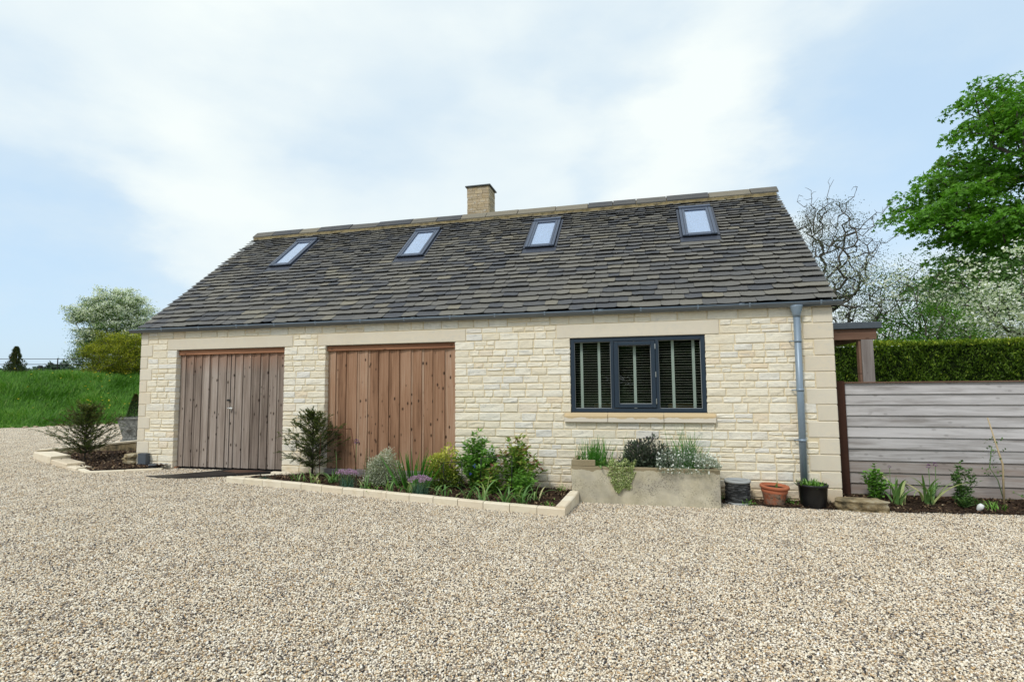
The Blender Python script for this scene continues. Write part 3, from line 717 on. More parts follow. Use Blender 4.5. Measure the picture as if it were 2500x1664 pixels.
for i in range(nc):
    s0, s1 = sb[i], min(sb[i + 1] + ex[i] * .75, RL + .01); e_ = ex[i]
    iv = [(-.068, L + .068)]
    for (a, b) in SKY:
        a -= .055; b += .055
        if s0 + e_ * .5 > S0 - .14 and s0 + e_ * .5 < S1 + .05:
            nv = []
            for p, q in iv:
                if b <= p or a >= q: nv.append((p, q)); continue
                nv += [(p, a), (b, q)]
            iv = nv
    for p, q in iv:
        x = p
        while x < q - .005:
            w = e_ * random.uniform(1.15, 2.3)
            if random.random() < .08: w *= 1.35
            if q - (x + w) < e_ * .9: w = q - x
            if w > e_ * 3.6: w *= .5
            # staggered bottoms: some slates sit a shade low or high
            so_ = random.gauss(0, .005)
            slates.append((x, x + w, s0 + (so_ if i else random.uniform(-.02, .004)), s1, i)); x += w
restS = MB(); cntS = 0
slates.sort(key=lambda t: (t[4], -t[0]))
def near_score(t):
    p = rp((t[0] + t[1]) / 2, t[2]); return -((t[1] - t[0]) * ex[t[4]]) / ((p[0] - 8.78) ** 2 + (p[1] + 7.75) ** 2)
slates.sort(key=near_score)
for (xa, xb, s0, s1, i) in slates:
    V, F = slate_geo(xa, xb, s0, s1, (.036 if i else .038) + random.uniform(-.005, .009))
    t = random.random(); r = random.uniform(0, .2) if t < .26 else random.uniform(.2, .62) if t < .80 else random.uniform(.62, .88) if t < .95 else random.uniform(.9, 1)
    if cntS < 290: m = MB(); m.add(V, F, r); m.build('slate', M['slate'], roof); cntS += 1
    else: restS.add(V, F, r)
tag(restS.build('slating', M['slate'], roof), kind='stuff')
# dark undercloak course at the eaves
box('undercloak', M['slate'], (-.068, -.03, EZ - .03), (L + .068, .10, EZ - .008), roof)
# ridge
yr, zr = rp(0, RL)[1:]; zr = 5.118
box_m = MB(); V = []
for x in (-.04, L + .04): V += [(x, yr - .205, zr - .20), (x, yr - .172, zr - .115), (x, yr, zr + .02), (x, yr + .172, zr - .115), (x, yr + .205, zr - .20)]
box_m.add(V, [(0, 5, 6, 1), (1, 6, 7, 2), (2, 7, 8, 3), (3, 8, 9, 4), (4, 9, 5, 0), (0, 1, 2, 3, 4), (9, 8, 7, 6, 5)])
box_m.build('ridge_bedding', M['ridge_mortar'], roof)
x = -.08; random.seed(3)
while x < L + .05:
    w = random.uniform(.42, .82); x2 = min(x + w, L + .085)
    if L + .085 - x2 < .3: x2 = L + .085
    m = MB(); V = []; t = random.uniform(-.006, .006)
    for xx in (x + .006, x2 - .008):
        for (dy, dz) in ((-.182, -.098), (-.03, .036), (0, .048), (.03, .036), (.182, -.098), (.172, -.122), (0, .01), (-.172, -.122)):
            V.append((xx, yr + dy, zr + dz + t + random.uniform(-.003, .003)))
    m.add(V, [(i, i + 8, (i + 1) % 8 + 8, (i + 1) % 8) for i in range(8)] + [(0, 1, 2, 6, 7), (2, 3, 4, 5, 6), (15, 14, 10, 9, 8), (14, 13, 12, 11, 10)])
    m.build('ridge_tile', M['ridge'], roof); x = x2
# skylights
lab = ['skylight nearest the left verge', None, None, None]
for si, (a, b) in enumerate(SKY):
    SL = empty('skylight', (0, 0, 0)); SL.parent = H
    def rb(name, mat, u0, u1, s0, s1, h0, h1, bev=.004):
        m = MB(); V = [rp(u0, s0, h0), rp(u1, s0, h0), rp(u1, s1, h0), rp(u0, s1, h0), rp(u0, s0, h1), rp(u1, s0, h1), rp(u1, s1, h1), rp(u0, s1, h1)]
        m.add(V, [(0, 3, 2, 1), (4, 5, 6, 7), (0, 1, 5, 4), (1, 2, 6, 5), (2, 3, 7, 6), (3, 0, 4, 7)]); return m.build(name, M[mat], SL, bevel=bev)
    rb('flashing', 'flash', a - .055, b + .055, S0 - .12, S1 + .05, -.01, .012, 0)
    rb('apron', 'flash', a - .05, b + .05, S0 - .155, S0 - .002, .018, .034)
    rb('side_flashing', 'flash', a - .052, a - .012, S0, S1 + .03, .013, .05, .002); rb('side_flashing', 'flash', b + .012, b + .052, S0, S1 + .03, .013, .05, .002)
    rb('upstand', 'frame_black', a, b, S0, S1, .0125, .055, 0)
    f1 = .085
    rb('frame_stile', 'sky_frame', a - .006, a + f1, S0 - .01, S1, .056, .088); rb('frame_stile', 'sky_frame', b - f1, b + .006, S0 - .01, S1, .056, .088)
    rb('frame_head', 'sky_frame', a + f1 + .0005, b - f1 - .0005, S1 - .13, S1, .0565, .087); rb('frame_head_cover', 'sky_frame', a - .01, b + .01, S1 - .035, S1 + .03, .0885, .105)
    rb('frame_foot', 'sky_frame', a + f1 + .0005, b - f1 - .0005, S0 - .01, S0 + .075, .0565, .082)
    for u in (a + .042, b - .042): rb('frame_rib', 'frame_black', u - .003, u + .003, S0, S1 - .04, .0885, .090, 0)
    rb('pane', 'glass_sky', a + f1, b - f1, S0 + .075, S1 - .13, .066, .070, 0)
    rb('blackout_blind', 'white_blind', a + f1, b - f1, S0 + .0755, S1 - .1305, .0562, .060, 0)  # pale sheet under the glass, reflected sky put into its blue colour
# chimney on the far slope just behind the ridge
ch = empty('chimney', (0, 0, 0)); ch.parent = H
cxa, cxb, cya, cyb, cz0, cz1 = 4.985, 5.475, 3.42, 3.88, 4.3, 5.92
m = MB(); m.box((cxa, cya, cz0), (cxb, cyb, cz1)); m.build('core', M['mortar'], ch)
cm = MB(); z = 4.9; random.seed(21)
while z < cz1 - .02:
    h = random.uniform(.045, .085); h = min(h, cz1 - z)
    for face in range(4):
        ln = (cxb - cxa) if face % 2 == 0 else (cyb - cya); u = 0
        while u < ln - .005:
            w = random.uniform(.07, .2); w = ln - u if ln - u - w < .05 else w
            d = random.uniform(.006, .014); q0, q1 = u + .003, u + w - .003
            if face == 0: bb = ((cxa + q0, cya - d, z + .003), (cxa + q1, cya, z + h - .003))
            elif face == 1: bb = ((cxb, cya + q0, z + .003), (cxb + d, cya + q1, z + h - .003))
            elif face == 2: bb = ((cxa + q0, cyb, z + .003), (cxa + q1, cyb + d, z + h - .003))
            else: bb = ((cxa - d, cya + q0, z + .003), (cxa, cya + q1, z + h - .003))
            cm.box(*bb); u += w
    z += h
tag(cm.build('stonework', M['chimney_stone'], ch), kind='stuff')
box('cap', M['lead'], (cxa - .045, cya - .045, cz1), (cxb + .045, cyb + .045, cz1 + .03), ch, .006)
box('flashing', M['lead'], (cxa - .03, cya - .03, 4.9), (cxb + .03, cyb + .03, 5.14), ch, .003)

# gutter and downpipe
gt = empty('gutter', (0, 0, 0)); gt.parent = H
m = MB(); GR = .055; gyc, gzc = -.07, 2.566; n = 12
gx0, gx1 = -.16, 11.2
V = []
for x in (gx0, gx1):
    for rr in (GR, GR - .005):
        for j in range(n + 1):
            a = math.pi + math.pi * j / n; V.append((x, gyc + rr * math.cos(a), gzc + rr * math.sin(a)))
N1 = n + 1; F = []
for j in range(n):
    F += [(j, j + 1, 2 * N1 + j + 1, 2 * N1 + j), (N1 + j + 1, N1 + j, 3 * N1 + j, 3 * N1 + j + 1)]
F += [(0, 2 * N1, 3 * N1, N1), (n, N1 + n, 3 * N1 + n, 2 * N1 + n)]
F += [tuple(range(n + 1)), tuple(range(2 * N1 + n, 2 * N1 - 1, -1))]
m.add(V, F); m.build('trough', M['gutter'], gt, True)
m = MB(); m.tube([(gx0, gyc - GR, gzc + .003), (gx1, gyc - GR, gzc + .003)], .006, 6); m.build('bead', M['pipe'], gt, True)
bxs = [.55, 1.33, 2.1, 2.83, 3.6, 4.4, 5.15, 5.9, 6.6, 7.35, 8.05, 8.7, 9.45, 10.1, 10.95]
def bracket(x, w, name, t=.004):
    m = MB(); V = []
    for xx in (x - w / 2, x + w / 2):
        for j in range(n + 1):
            a = math.pi + math.pi * j / n; V.append((xx, gyc + (GR + t) * math.cos(a), gzc + .006 + (GR + t) * math.sin(a)))
    m.add(V, [(j, j + 1, N1 + j + 1, N1 + j) for j in range(n)] ); m.box((x - w / 2, gyc - GR - t - .004, gzc), (x + w / 2, gyc - GR + .012, gzc + .014))
    return m.build(name, M['pipe'], gt, True)
for x in bxs: bracket(x, .022, 'bracket')
for x in (2.3, 5.3, 8.15, 10.0): bracket(x, .07, 'joint', .002)
dp = empty('downpipe', (0, 0, 0)); dp.parent = H
pxx = 10.665; pyy = -.075
m = MB(); m.tube([(pxx, pyy, 2.42), (pxx - .012, pyy, .16)], .042, 16); m.build('pipe', M['pipe'], dp, True)
m = MB(); m.lathe([(.0, .15), (.078, .148), (.078, .135), (.050, .04), (.046, 0), (0, 0)], 20, (pxx, pyy, 2.38)); m.build('hopper', M['pipe'], dp, True)
for z in (2.05, 1.42, .78):
    m = MB(); m.lathe([(.040, 0), (.047, 0), (.047, .035), (.040, .035)], 16, (pxx - .012 * (2.42 - z) / 2.26, pyy, z)); m.tube([(pxx - .04, pyy + .01, z + .017), (pxx - .085, pyy + .03, z + .017), (pxx - .085, .02, z + .017)], .007, 6); m.build('pipe_clip', M['pipe'], dp, True)

# ------------------------------------------------------------ beds, kerbs, planters
def kerb_stone(mb, p, q, w, z0a, z0b, z1a, z1b, seedr=None):
    """block from p to q (front line), w deep to the left of p->q"""
    p = np.array(p, float); q = np.array(q, float); d = (q - p) / np.linalg.norm(q - p); nrm = np.array([-d[1], d[0]])
    j = lambda s=.003: random.uniform(-s, s)
    V = []
    for (pt, zb, zt) in ((p, z0a, z1a), (q, z0b, z1b)):
        for off, z in ((0, zb), (-.002, zt - .012), (.010, zt), (w - .01, zt), (w, zt - .012), (w, zb)):
            e = pt + nrm * (off + j()); V.append((e[0], e[1], z + j(.002)))
    mb.add(V, [(0, 1, 2, 3, 4, 5)] + [(11, 10, 9, 8, 7, 6)] + [(i, i + 6, (i + 1) % 6 + 6, (i + 1) % 6) for i in range(6)], seedr)
def kerb_run(parent, p, q, n, w, zb, h, gap=.008, h2=None, name='kerb_stone'):
    p = np.array(p, float); q = np.array(q, float); h2 = h if h2 is None else h2
    ts = np.linspace(0, 1, n + 1); Lg = np.linalg.norm(q - p)
    for i in range(n):
        a = p + (q - p) * (ts[i] + gap / Lg / 2); b = p + (q - p) * (ts[i + 1] - gap / Lg / 2)
        za, zc = float(ground_z(*a)) + zb, float(ground_z(*b)) + zb
        ha = h + (h2 - h) * ts[i]; hb = h + (h2 - h) * ts[i + 1]
        m = MB(); dz = random.uniform(-.003, .003)
        kerb_stone(m, a, b, w, za - .06, zc - .06, za + ha + dz, zc + hb + dz); m.build(name, M['kerb'], parent)
def poly_sheet(name, pts, zf, mat, parent=None, step=.06, amp=.02, kind=None):
    pts = np.array(pts); lo = pts.min(0); hi = pts.max(0)
    xs = np.arange(lo[0], hi[0] + step, step); ys = np.arange(lo[1], hi[1] + step, step)
    def inside(x, y):
        r = np.zeros(x.shape, bool); j = len(pts) - 1
        for i in range(len(pts)):
            xi, yi = pts[i]; xj, yj = pts[j]
            c = ((yi > y) != (yj > y)) & (x < (xj - xi) * (y - yi) / (yj - yi + 1e-12) + xi); r ^= c; j = i
        return r
    nz = rng.normal(0, 1, (len(xs), len(ys)))
    nz = (nz + np.roll(nz, 1, 0) + np.roll(nz, 1, 1) + np.roll(nz, (1, 1), (0, 1))) / 4
    def zz(X, Y): return zf(X, Y) + amp * nz
    me = grid_mesh(name, xs, ys, zz, inside); o = link(name, me, parent, mat)
    if kind: o['kind'] = kind
    return o, inside, lo, hi
def chips(name, inside, lo, hi, zf, n, parent=None, sz=(.008, .022), mat='chip'):
    P = np.stack([rng.uniform(lo[0], hi[0], n * 2), rng.uniform(lo[1], hi[1], n * 2)], 1)
    P = P[inside(P[:, 0], P[:, 1])][:n]; n = len(P)
    z = zf(P[:, 0], P[:, 1]) + rng.uniform(0, .02, n)
    A = rng.normal(size=(n, 3, 3)); Q, _ = np.linalg.qr(A); s = rng.uniform(*sz, n)
    base = np.array([(-1, -.5, 0), (1, -.4, .1), (.8, .5, 0), (-.9, .4, -.1)])
    V = base[None] * s[:, None, None]; th = rng.uniform(0, 6.28, n); c, t = np.cos(th), np.sin(th)
    tl = rng.normal(0, .5, n)
    V = np.stack([V[..., 0] * c[:, None] - V[..., 1] * t[:, None], V[..., 0] * t[:, None] + V[..., 1] * c[:, None], V[..., 2] + V[..., 0] * np.sin(tl)[:, None]], -1)
    V += np.concatenate([P, z[:, None]], 1)[:, None]
    F = np.arange(n * 4).reshape(n, 4); me = mesh_np(name, V.reshape(-1, 3), F, np.repeat(rng.uniform(0, 1, n), 4))
    o = link(name, me, parent, M[mat]); o['kind'] = 'stuff'; return o

random.seed(14)
# main bed
MBP = [(2.66, -.88), (7.80, -1.40), (7.86, -.22), (7.70, -.005), (3.32, -.005)]
kb = empty('stone_kerb', (2.66, -.88, .1), 'cream kerb blocks edging the long flower bed under the brown door', 'kerb')
def run(par, *a, **k):
    n0 = set(COL.objects); kerb_run(par, *a, **k)
    for o in COL.objects:
        if o not in n0: o.location = -Vector(par.location)
run(kb, (2.68, -.89), (7.80, -1.40), 15, .085, 0, .095)
run(kb, (7.80, -1.385), (7.86, -.60), 3, .12, 0, .12, h2=.15)
run(kb, (3.42, -.04), (2.64, -.78), 3, .075, 0, .075, h2=.07)
kb2 = empty('stone_kerb', (2.98, -.03, .13), 'short row of low cream kerb blocks against the pier between the doors', 'kerb')
run(kb2, (2.86, -.15), (3.35, -.10), 3, .09, 0, .055)
soilz = lambda x, y: ground_z(x, y) + .055 + .01 * np.sin(3 * x) * np.cos(2.4 * y)
so_, ins, lo, hi = poly_sheet('bed_soil', [(2.74, -.84), (7.76, -1.34), (7.82, -.1), (7.80, .003), (3.36, .003), (3.3, -.1)], soilz, M['soil']); tag(so_, kind='structure')
tag(chips('bark_mulch', ins, lo, hi, soilz, 5200), 'dark bark chips strewn over the long flower bed', 'mulch')
# left corner bed
lb = empty('low_stone_wall', (-3.2, .57, .15), 'stepped cream stone edging round the small bed at the left corner', 'garden wall')
def blk(p, q, w, zb, zt, name='block', mat='kerb'):
    m = MB(); kerb_stone(m, p, q, w, zb, zb, zt, zt); o = m.build(name, M[mat], lb); o.location = -Vector(lb.location)
blk((-3.20, .56), (-2.05, .06), .30, .05, .285)
blk((-2.04, .06), (-1.09, -.36), .26, .05, .235)
blk((-1.08, -.37), (-.66, -.52), .22, .05, .20)
for a, b in (((-.65, -.50), (-.22, -.72)), ((-.21, -.74), (.28, -.46)), ((.29, -.455), (.76, -.19))): blk(a, b, .09, .05, .185)
# back run, taller towards the house
for (a, b, za, zb_) in (((-2.52, 1.12), (-3.19, .60), .34, .29), ((-1.83, 1.60), (-2.51, 1.13), .40, .34), ((-1.12, 1.98), (-1.82, 1.61), .46, .40)):
    m = MB(); kerb_stone(m, a, b, -.16, .05, .05, za, zb_, .6); o = m.build('block', M['rock'], lb); o.location = -Vector(lb.location)
    m = MB(); kerb_stone(m, a, b, -.19, za + .001, zb_ + .001, za + .03, zb_ + .03, .6); o = m.build('coping', M['kerb'], lb); o.location = -Vector(lb.location)
soilz2 = lambda x, y: .20 + .02 * np.sin(2 * x + y) + .05 * sstep((y - .1) / 1.2)
so_, ins, lo, hi = poly_sheet('corner_bed_soil', [(-3.1, .62), (-.62, -.42), (-.22, -.62), (.74, -.10), (.74, .003), (-.02, .003), (-.02, 1.6), (-1.1, 1.95)], soilz2, M['soil']); tag(so_, kind='structure')
tag(chips('bark_mulch', ins, lo, hi, soilz2, 3000, sz=(.012, .03)), 'brown bark chips strewn over the small left corner bed', 'mulch')
# rubble stones by the corner
def boulder(name, c, s, mat, parent=None, seed=0, sub=3, amp=.18, flat=.0):
    r = np.random.default_rng(seed)
    import bmesh
    bm = bmesh.new(); bmesh.ops.create_icosphere(bm, subdivisions=sub, radius=1)
    ph = r.uniform(0, 6, (8, 3)); fr_ = r.normal(0, 1.7, (8, 3))
    for v in bm.verts:
        p = np.array(v.co); d = sum(math.sin(float(fr_[i] @ p * (1 + i * .35)) + ph[i, 0]) / (1 + i * .5) for i in range(8)) * amp * .45
        q = np.sign(p) * np.abs(p) ** .62                 # squarer than a ball
        q = q / max(.001, np.abs(q).max() ** .35) * (1 + d) * .82
        if q[2] > .62: q[2] = .62 + (q[2] - .62) * .25
        v.co = (q[0] * s[0], q[1] * s[1], q[2] * s[2])
    me = bpy.data.meshes.new(name); bm.to_mesh(me); bm.free()
    o = link(name, me, parent, M[mat]); o.location = c; return o
rocks = [(-.13, .03, .245, .17, .12, .045), (-.15, .06, .30, .18, .12, .045), (-.10, .02, .36, .16, .12, .05), (-.30, .35, .27, .14, .16, .06), (-.36, .75, .32, .13, .14, .06), (-.34, .80, .42, .14, .15, .06), (-.30, .84, .52, .15, .14, .055)]
wd = ['lowest of the three flat stones', 'middle of the three flat stones', 'topmost of the three flat stones', 'single rough stone lying behind the flat stones', 'lowest stone of the rear stack', 'middle stone of the rear stack', 'topmost stone of the rear stack']
for i, (x, y, z, a, b, c) in enumerate(rocks):
    tag(boulder('rubble_stone', (x, y, z), (a, b, c), 'rock', seed=30 + i, sub=2), wd[i] + ' piled at the left corner of the building', 'stone', 'rubble stones at the left wall corner')
# grey box and pipe outlet at the foot of the wall
b = empty('drain_box', (.235, -.06, .22), 'small grey plastic box against the foot of the left wall', 'drain cover')
box('casing', M['box_grey'], (-.085, -.045, 0), (.085, .04, .175), b, .004); box('lid', M['box_grey'], (-.09, -.05, .176), (.09, .042, .19), b, .003)
b = empty('floor_light', (.46, -.1, .19), 'flat dark fitting lying in the soil beside the left door', 'light fitting')
m = MB(); m.lathe([(0, .05), (.06, .045), (.085, .03), (.09, 0)], 20); m.build('cover', M['box_grey'], b, True)
# dark plate running out over the gravel from the grey door
pl = empty('ramp_plate', (1.9, -.3, .15), 'black metal plate half covered by gravel before the grey doors', 'ramp')
def flat(name, pts, mat, z0, z1, parent, loc):
    m = MB(); n = len(pts); V = [(x, y, z0) for x, y in pts] + [(x, y, z1) for x, y in pts]
    m.add(V, [tuple(range(n - 1, -1, -1)), tuple(range(n, 2 * n))] + [(i, (i + 1) % n, (i + 1) % n + n, i + n) for i in range(n)])
    o = m.build(name, mat, parent); o.location = -Vector(loc); return o
flat('plate', [(1.12, -.80), (1.52, -.86), (1.90, -.80), (2.86, -.08), (2.86, .02), (1.95, .02), (1.48, -.52)], M['mat'], .10, .172, pl, pl.location)
flat('rusty_strip', [(1.98, -.18), (2.35, -.30), (2.70, -.04), (2.06, -.02)], M['rust'], .1725, .178, pl, pl.location)

# trough planter
tr = empty('stone_trough', (8.675, -.32, 0), 'long weathered concrete trough full of herbs under the window', 'planter')
import bmesh
def trough_mesh():
    x0, x1, y0, y1 = 7.765 - 8.675, 9.595 - 8.675, -.59 + .32, -.04 + .32; t = .055
    m = MB()
    m.box((x0, y0, -.05), (x1, y0 + t, .475)); m.box((x0, y1 - t, -.05), (x1, y1, .47))
    m.box((x0 + .001, y0 + t, -.05), (x0 + t, y1 - t, .55)); m.box((x1 - t, y0 + t, -.05), (x1 - .001, y1 - t, .47))
    return m
tm = trough_mesh(); o = tm.build('basin', M['trough'], tr, bevel=.012)
m = MB(); m.box((-.909, -.269, .476), (-.60, -.2155, .552)); m.build('raised_end', M['trough'], tr, bevel=.006)
m = MB(); m.box((-.86, -.21, .2), (.86, .21, .43)); m.build('soil', M['soil'], tr)

# plant pots
sp_ = empty('slate_pot', (9.84, -.21, .0), 'round planter clad in stacked black slate between trough and terracotta pot', 'plant pot')
m = MB(); random.seed(4)
z = .035
while z < .272:
    h = random.uniform(.004, .009); a = random.uniform(0, 6)
    na_ = 20
    for j in range(na_):
        a0 = a + 2 * math.pi * j / na_; a1 = a0 + 2 * math.pi / na_ * .97; r0 = .145 + random.uniform(-.006, .010); V = []
        for zz_ in (z, z + h):
            for aa in (a0, (a0 + a1) / 2, a1): V.append((r0 * math.cos(aa), r0 * math.sin(aa), zz_))
            for aa in (a1, (a0 + a1) / 2, a0): V.append((.12 * math.cos(aa), .12 * math.sin(aa), zz_))
        m.add(V, [(0, 1, 7, 6), (1, 2, 8, 7), (2, 3, 9, 8), (5, 0, 6, 11), (0, 5, 4, 1), (1, 4, 3, 2), (6, 7, 10, 11), (7, 8, 9, 10)])
    z += h + .001
tag(m.build('slate_cladding', M['slate_stack'], sp_), kind='stuff')
m = MB(); m.lathe([(0, 0), (.152, 0), (.156, .015), (.150, .034), (.12, .034)], 40); m.build('base_ring', M['pot_rim'], sp_, True)
m = MB(); m.lathe([(.12, .272), (.158, .272), (.163, .285), (.158, .302), (.125, .306), (.118, .24), (0, .24)], 40); m.build('rim', M['pot_rim'], sp_, True)
tp = empty('terracotta_pot', (10.26, -.22, .0), 'stained terracotta pot leaning slightly with a tiny shoot', 'plant pot'); tp.rotation_euler = (R(2), R(3), 0)
m = MB(); m.lathe([(0, 0), (.108, 0), (.112, .01), (.142, .155), (.152, .17), (.155, .205), (.148, .208)], 40); m.build('body', M['terracotta'], tp, True)
m = MB(); m.lathe([(.148, .2085), (.162, .212), (.172, .222), (.173, .243), (.166, .252), (.150, .252), (.142, .20), (0, .20)], 40); m.build('rim', M['terracotta'], tp, True)
m = MB(); m.lathe([(0, .222), (.143, .218)], 24); m.build('soil', M['soil'], tp)
bp = empty('black_pot', (10.70, -.26, .0), 'black plastic tub of green shoots at the foot of the downpipe', 'plant pot')
m = MB(); m.lathe([(0, 0), (.135, 0), (.14, .01), (.150, .10), (.1515, .102), (.1525, .15), (.154, .152), (.163, .262), (.172, .264), (.174, .285), (.168, .29), (.158, .286), (.150, .22), (0, .22)], 40); m.build('tub', M['black_pot'], bp, True)
m = MB(); m.lathe([(0, .245), (.151, .24)], 24); m.build('soil', M['soil'], bp)
tag(boulder('boulder', (11.20, -.32, .065), (.345, .19, .105), 'rock', seed=5, sub=4, amp=.24), 'large flat topped rough boulder at the right corner of the building', 'boulder')
# urn on the left
ur = empty('stone_urn', (-3.98, 3.42, .15), 'lichened square tapered stone urn beyond the left corner', 'planter', rz=R(12))
m = MB(); pr = [(.17, 0), (.175, .03), (.165, .05), (.262, .52), (.285, .525), (.285, .565), (.255, .565), (.24, .50), (0, .50)]
m.lathe([(a * 1.414, b_ + .10) for a, b_ in pr], 4, r=.5)
m.v = [((x * math.cos(R(45)) - y * math.sin(R(45))), (x * math.sin(R(45)) + y * math.cos(R(45))), z) for x, y, z in m.v]
m.build('body', M['urn'], ur)
m = MB(); m.box((-.2, -.2, -.1), (.2, .2, .099)); m.build('foot', M['urn'], ur)
m = MB()
for k_ in range(12):
    a = k_ * math.pi / 6; m.tube([(math.cos(a) * .05, 0, math.sin(a) * .05), (math.cos(a) * .095, 0, math.sin(a) * .095)], [.014, .007], 5)
m.lathe([(0, -.03), (.045, -.02), (.055, 0)], 14); m.v = [(x, y, z) for x, y, z in m.v]
m.v[-42:] = [(x, z, y) for x, y, z in m.v[-42:]]
o = m.build('rosette', M['urn'], ur); o.location = (0, -.232, .37); o.rotation_euler.x = R(11)

# ------------------------------------------------------------ garden fence and canopy
fe = empty('board_fence', (11.2, .3, 0), 'silvered horizontal board fence running right from the building', 'fence')
fz = [.085, .225, .365, .515, .665, .815, .955, 1.095, 1.235, 1.372, 1.505]; random.seed(8)
for i in range(10):
    x = .085; 
    ends = [6.2]
    if i in (2, 6): ends = [4.9, 6.2]
    for xe in ends:
        m = MB(); za, zb_ = fz[i], fz[i + 1] + .012
        V = []
        for xx in (x, xe - .002): V += [(xx, .003, za), (xx, .022, za), (xx, .036, zb_), (xx, .025, zb_)]
        m.add(V, [(0, 1, 2, 3)[::-1], (4, 5, 6, 7), (0, 4, 7, 3), (3, 7, 6, 2), (2, 6, 5, 1), (1, 5, 4, 0)])
        m.build('board', M['fence_board_dark' if i < 3 else 'fence_board'], fe, bevel=.0015); x = xe
box('capping', M['beam'], (.085, -.012, 1.5185), (6.2, .06, 1.532), fe, .002)
box('corner_post', M['post_dark'], (-.085 + .0, -.03, -.1), (.083, .07, 1.545), fe, .003)
for x in (2.6, 5.2): box('post', M['post_dark'], (x, .037, -.1), (x + .09, .12, 1.5), fe)
cp = empty('timber_canopy', (11.4, 1.3, 0), 'low timber canopy with grey edged flat roof beside the right gable', 'canopy')
def cb(n, mat, a, b, bv=.004):
    o = box(n, M[mat], a, b, cp, bv); o.location = -Vector(cp.location); return o
cb('roof_trim', 'roof_felt', (11.105, 1.19, 2.315), (12.10, 4.4, 2.41), .006)
cb('front_beam', 'beam', (11.106, 1.235, 2.155), (12.04, 1.31, 2.314))
cb('side_beam', 'beam', (11.93, 1.311, 2.16), (12.0, 4.35, 2.313))
for y in (1.8, 2.3, 2.8, 3.3, 3.8, 4.3): cb('rafter', 'beam', (11.11, y, 2.19), (11.929, y + .05, 2.3135), 0)
cb('post', 'post_grey', (11.835, 1.236, -.1), (11.99, 1.345, 2.154)); cb('post', 'post_grey', (11.86, 4.1, -.1), (11.99, 4.25, 2.159))
cb('post_lining', 'beam', (11.805, 1.26, -.1), (11.834, 1.36, 2.15), .002)

# border along the fence
sz3 = lambda x, y: .02 + .06 * sstep((y + .35) / .5)
so_, ins, lo, hi = poly_sheet('border_soil', [(11.35, -.28), (11.6, -.40), (12.3, -.30), (13.2, -.26), (17, -.25), (17, .29), (11.12, .29), (11.115, -.0)], sz3, M['soil'], amp=.015); tag(so_, kind='structure')
tag(chips('bark_mulch', ins, lo, hi, sz3, 5000, sz=(.006, .02)), 'dark crumbly mulch strewn along the foot of the board fence', 'mulch')
so_, ins, lo, hi = poly_sheet('wall_foot_soil', [(9.6, -.03), (9.62, -.30), (10.2, -.38), (10.9, -.40), (11.1, -.2), (11.1, .004), (9.6, .004)], lambda x, y: .022 + 0 * x, M['soil'], amp=.008); tag(so_, kind='structure')
tag(chips('dark_grit', ins, lo, hi, lambda x, y: .022 + 0 * x, 1500, sz=(.006, .014)), 'dark grit lying under the three pots by the wall', 'grit')

# ------------------------------------------------------------ plants
def unit(v): return v / (np.linalg.norm(v, axis=-1, keepdims=True) + 1e-9)
def leaf_mesh(name, P, D, Ln, Wd, rnd=None, up=None, mat=None, parent=None, fold=.15, shape='leaf', group=None):
    """one bent leaf (two quads) or one lobed leaf per point"""
    n = len(P); P = np.asarray(P, float); D = unit(np.asarray(D, float))
    Ln = np.broadcast_to(Ln, n)[:, None]; Wd = np.broadcast_to(Wd, n)[:, None]
    if up is None: up = np.array([0, 0, 1.]) + rng.normal(0, .45, (n, 3))
    S = unit(np.cross(D, up)); U = np.cross(S, D)
    if rnd is None: rnd = rng.uniform(0, 1, n)
    if shape == 'leaf':
        V = np.stack([P, P + D * Ln * .45 + S * Wd * .5 + U * Wd * fold, P + D * Ln, P + D * Ln * .45 - S * Wd * .5 + U * Wd * fold], 1)
        F = np.arange(n * 4).reshape(n, 4); q = 4
    elif shape == 'lobed':
        V = np.stack([P, P + D * Ln * .15 + S * Wd * .62 - U * Wd * .1, P + D * Ln * .42 + S * Wd * .24, P + D * Ln * .78 + S * Wd * .42 - U * Wd * .12, P + D * Ln * .62,
                      P + D * Ln * 1.0 - U * Wd * .1, P + D * Ln * .78 - S * Wd * .42 - U * Wd * .12, P + D * Ln * .42 - S * Wd * .24, P + D * Ln * .15 - S * Wd * .62 - U * Wd * .1], 1)
        b = 9 * np.arange(n)[:, None]
        F = np.concatenate([b + [0, 1, 2, 7], b + [0, 2, 7, 8], b + [2, 3, 4, 7], b + [7, 4, 5, 6]], 0); q = 9
        F = np.concatenate([b + [0, 1, 2, 2], ], 0) if False else F
    me = mesh_np(name, V.reshape(-1, 3), F, np.repeat(rnd, q)); return link(name, me, parent, mat)
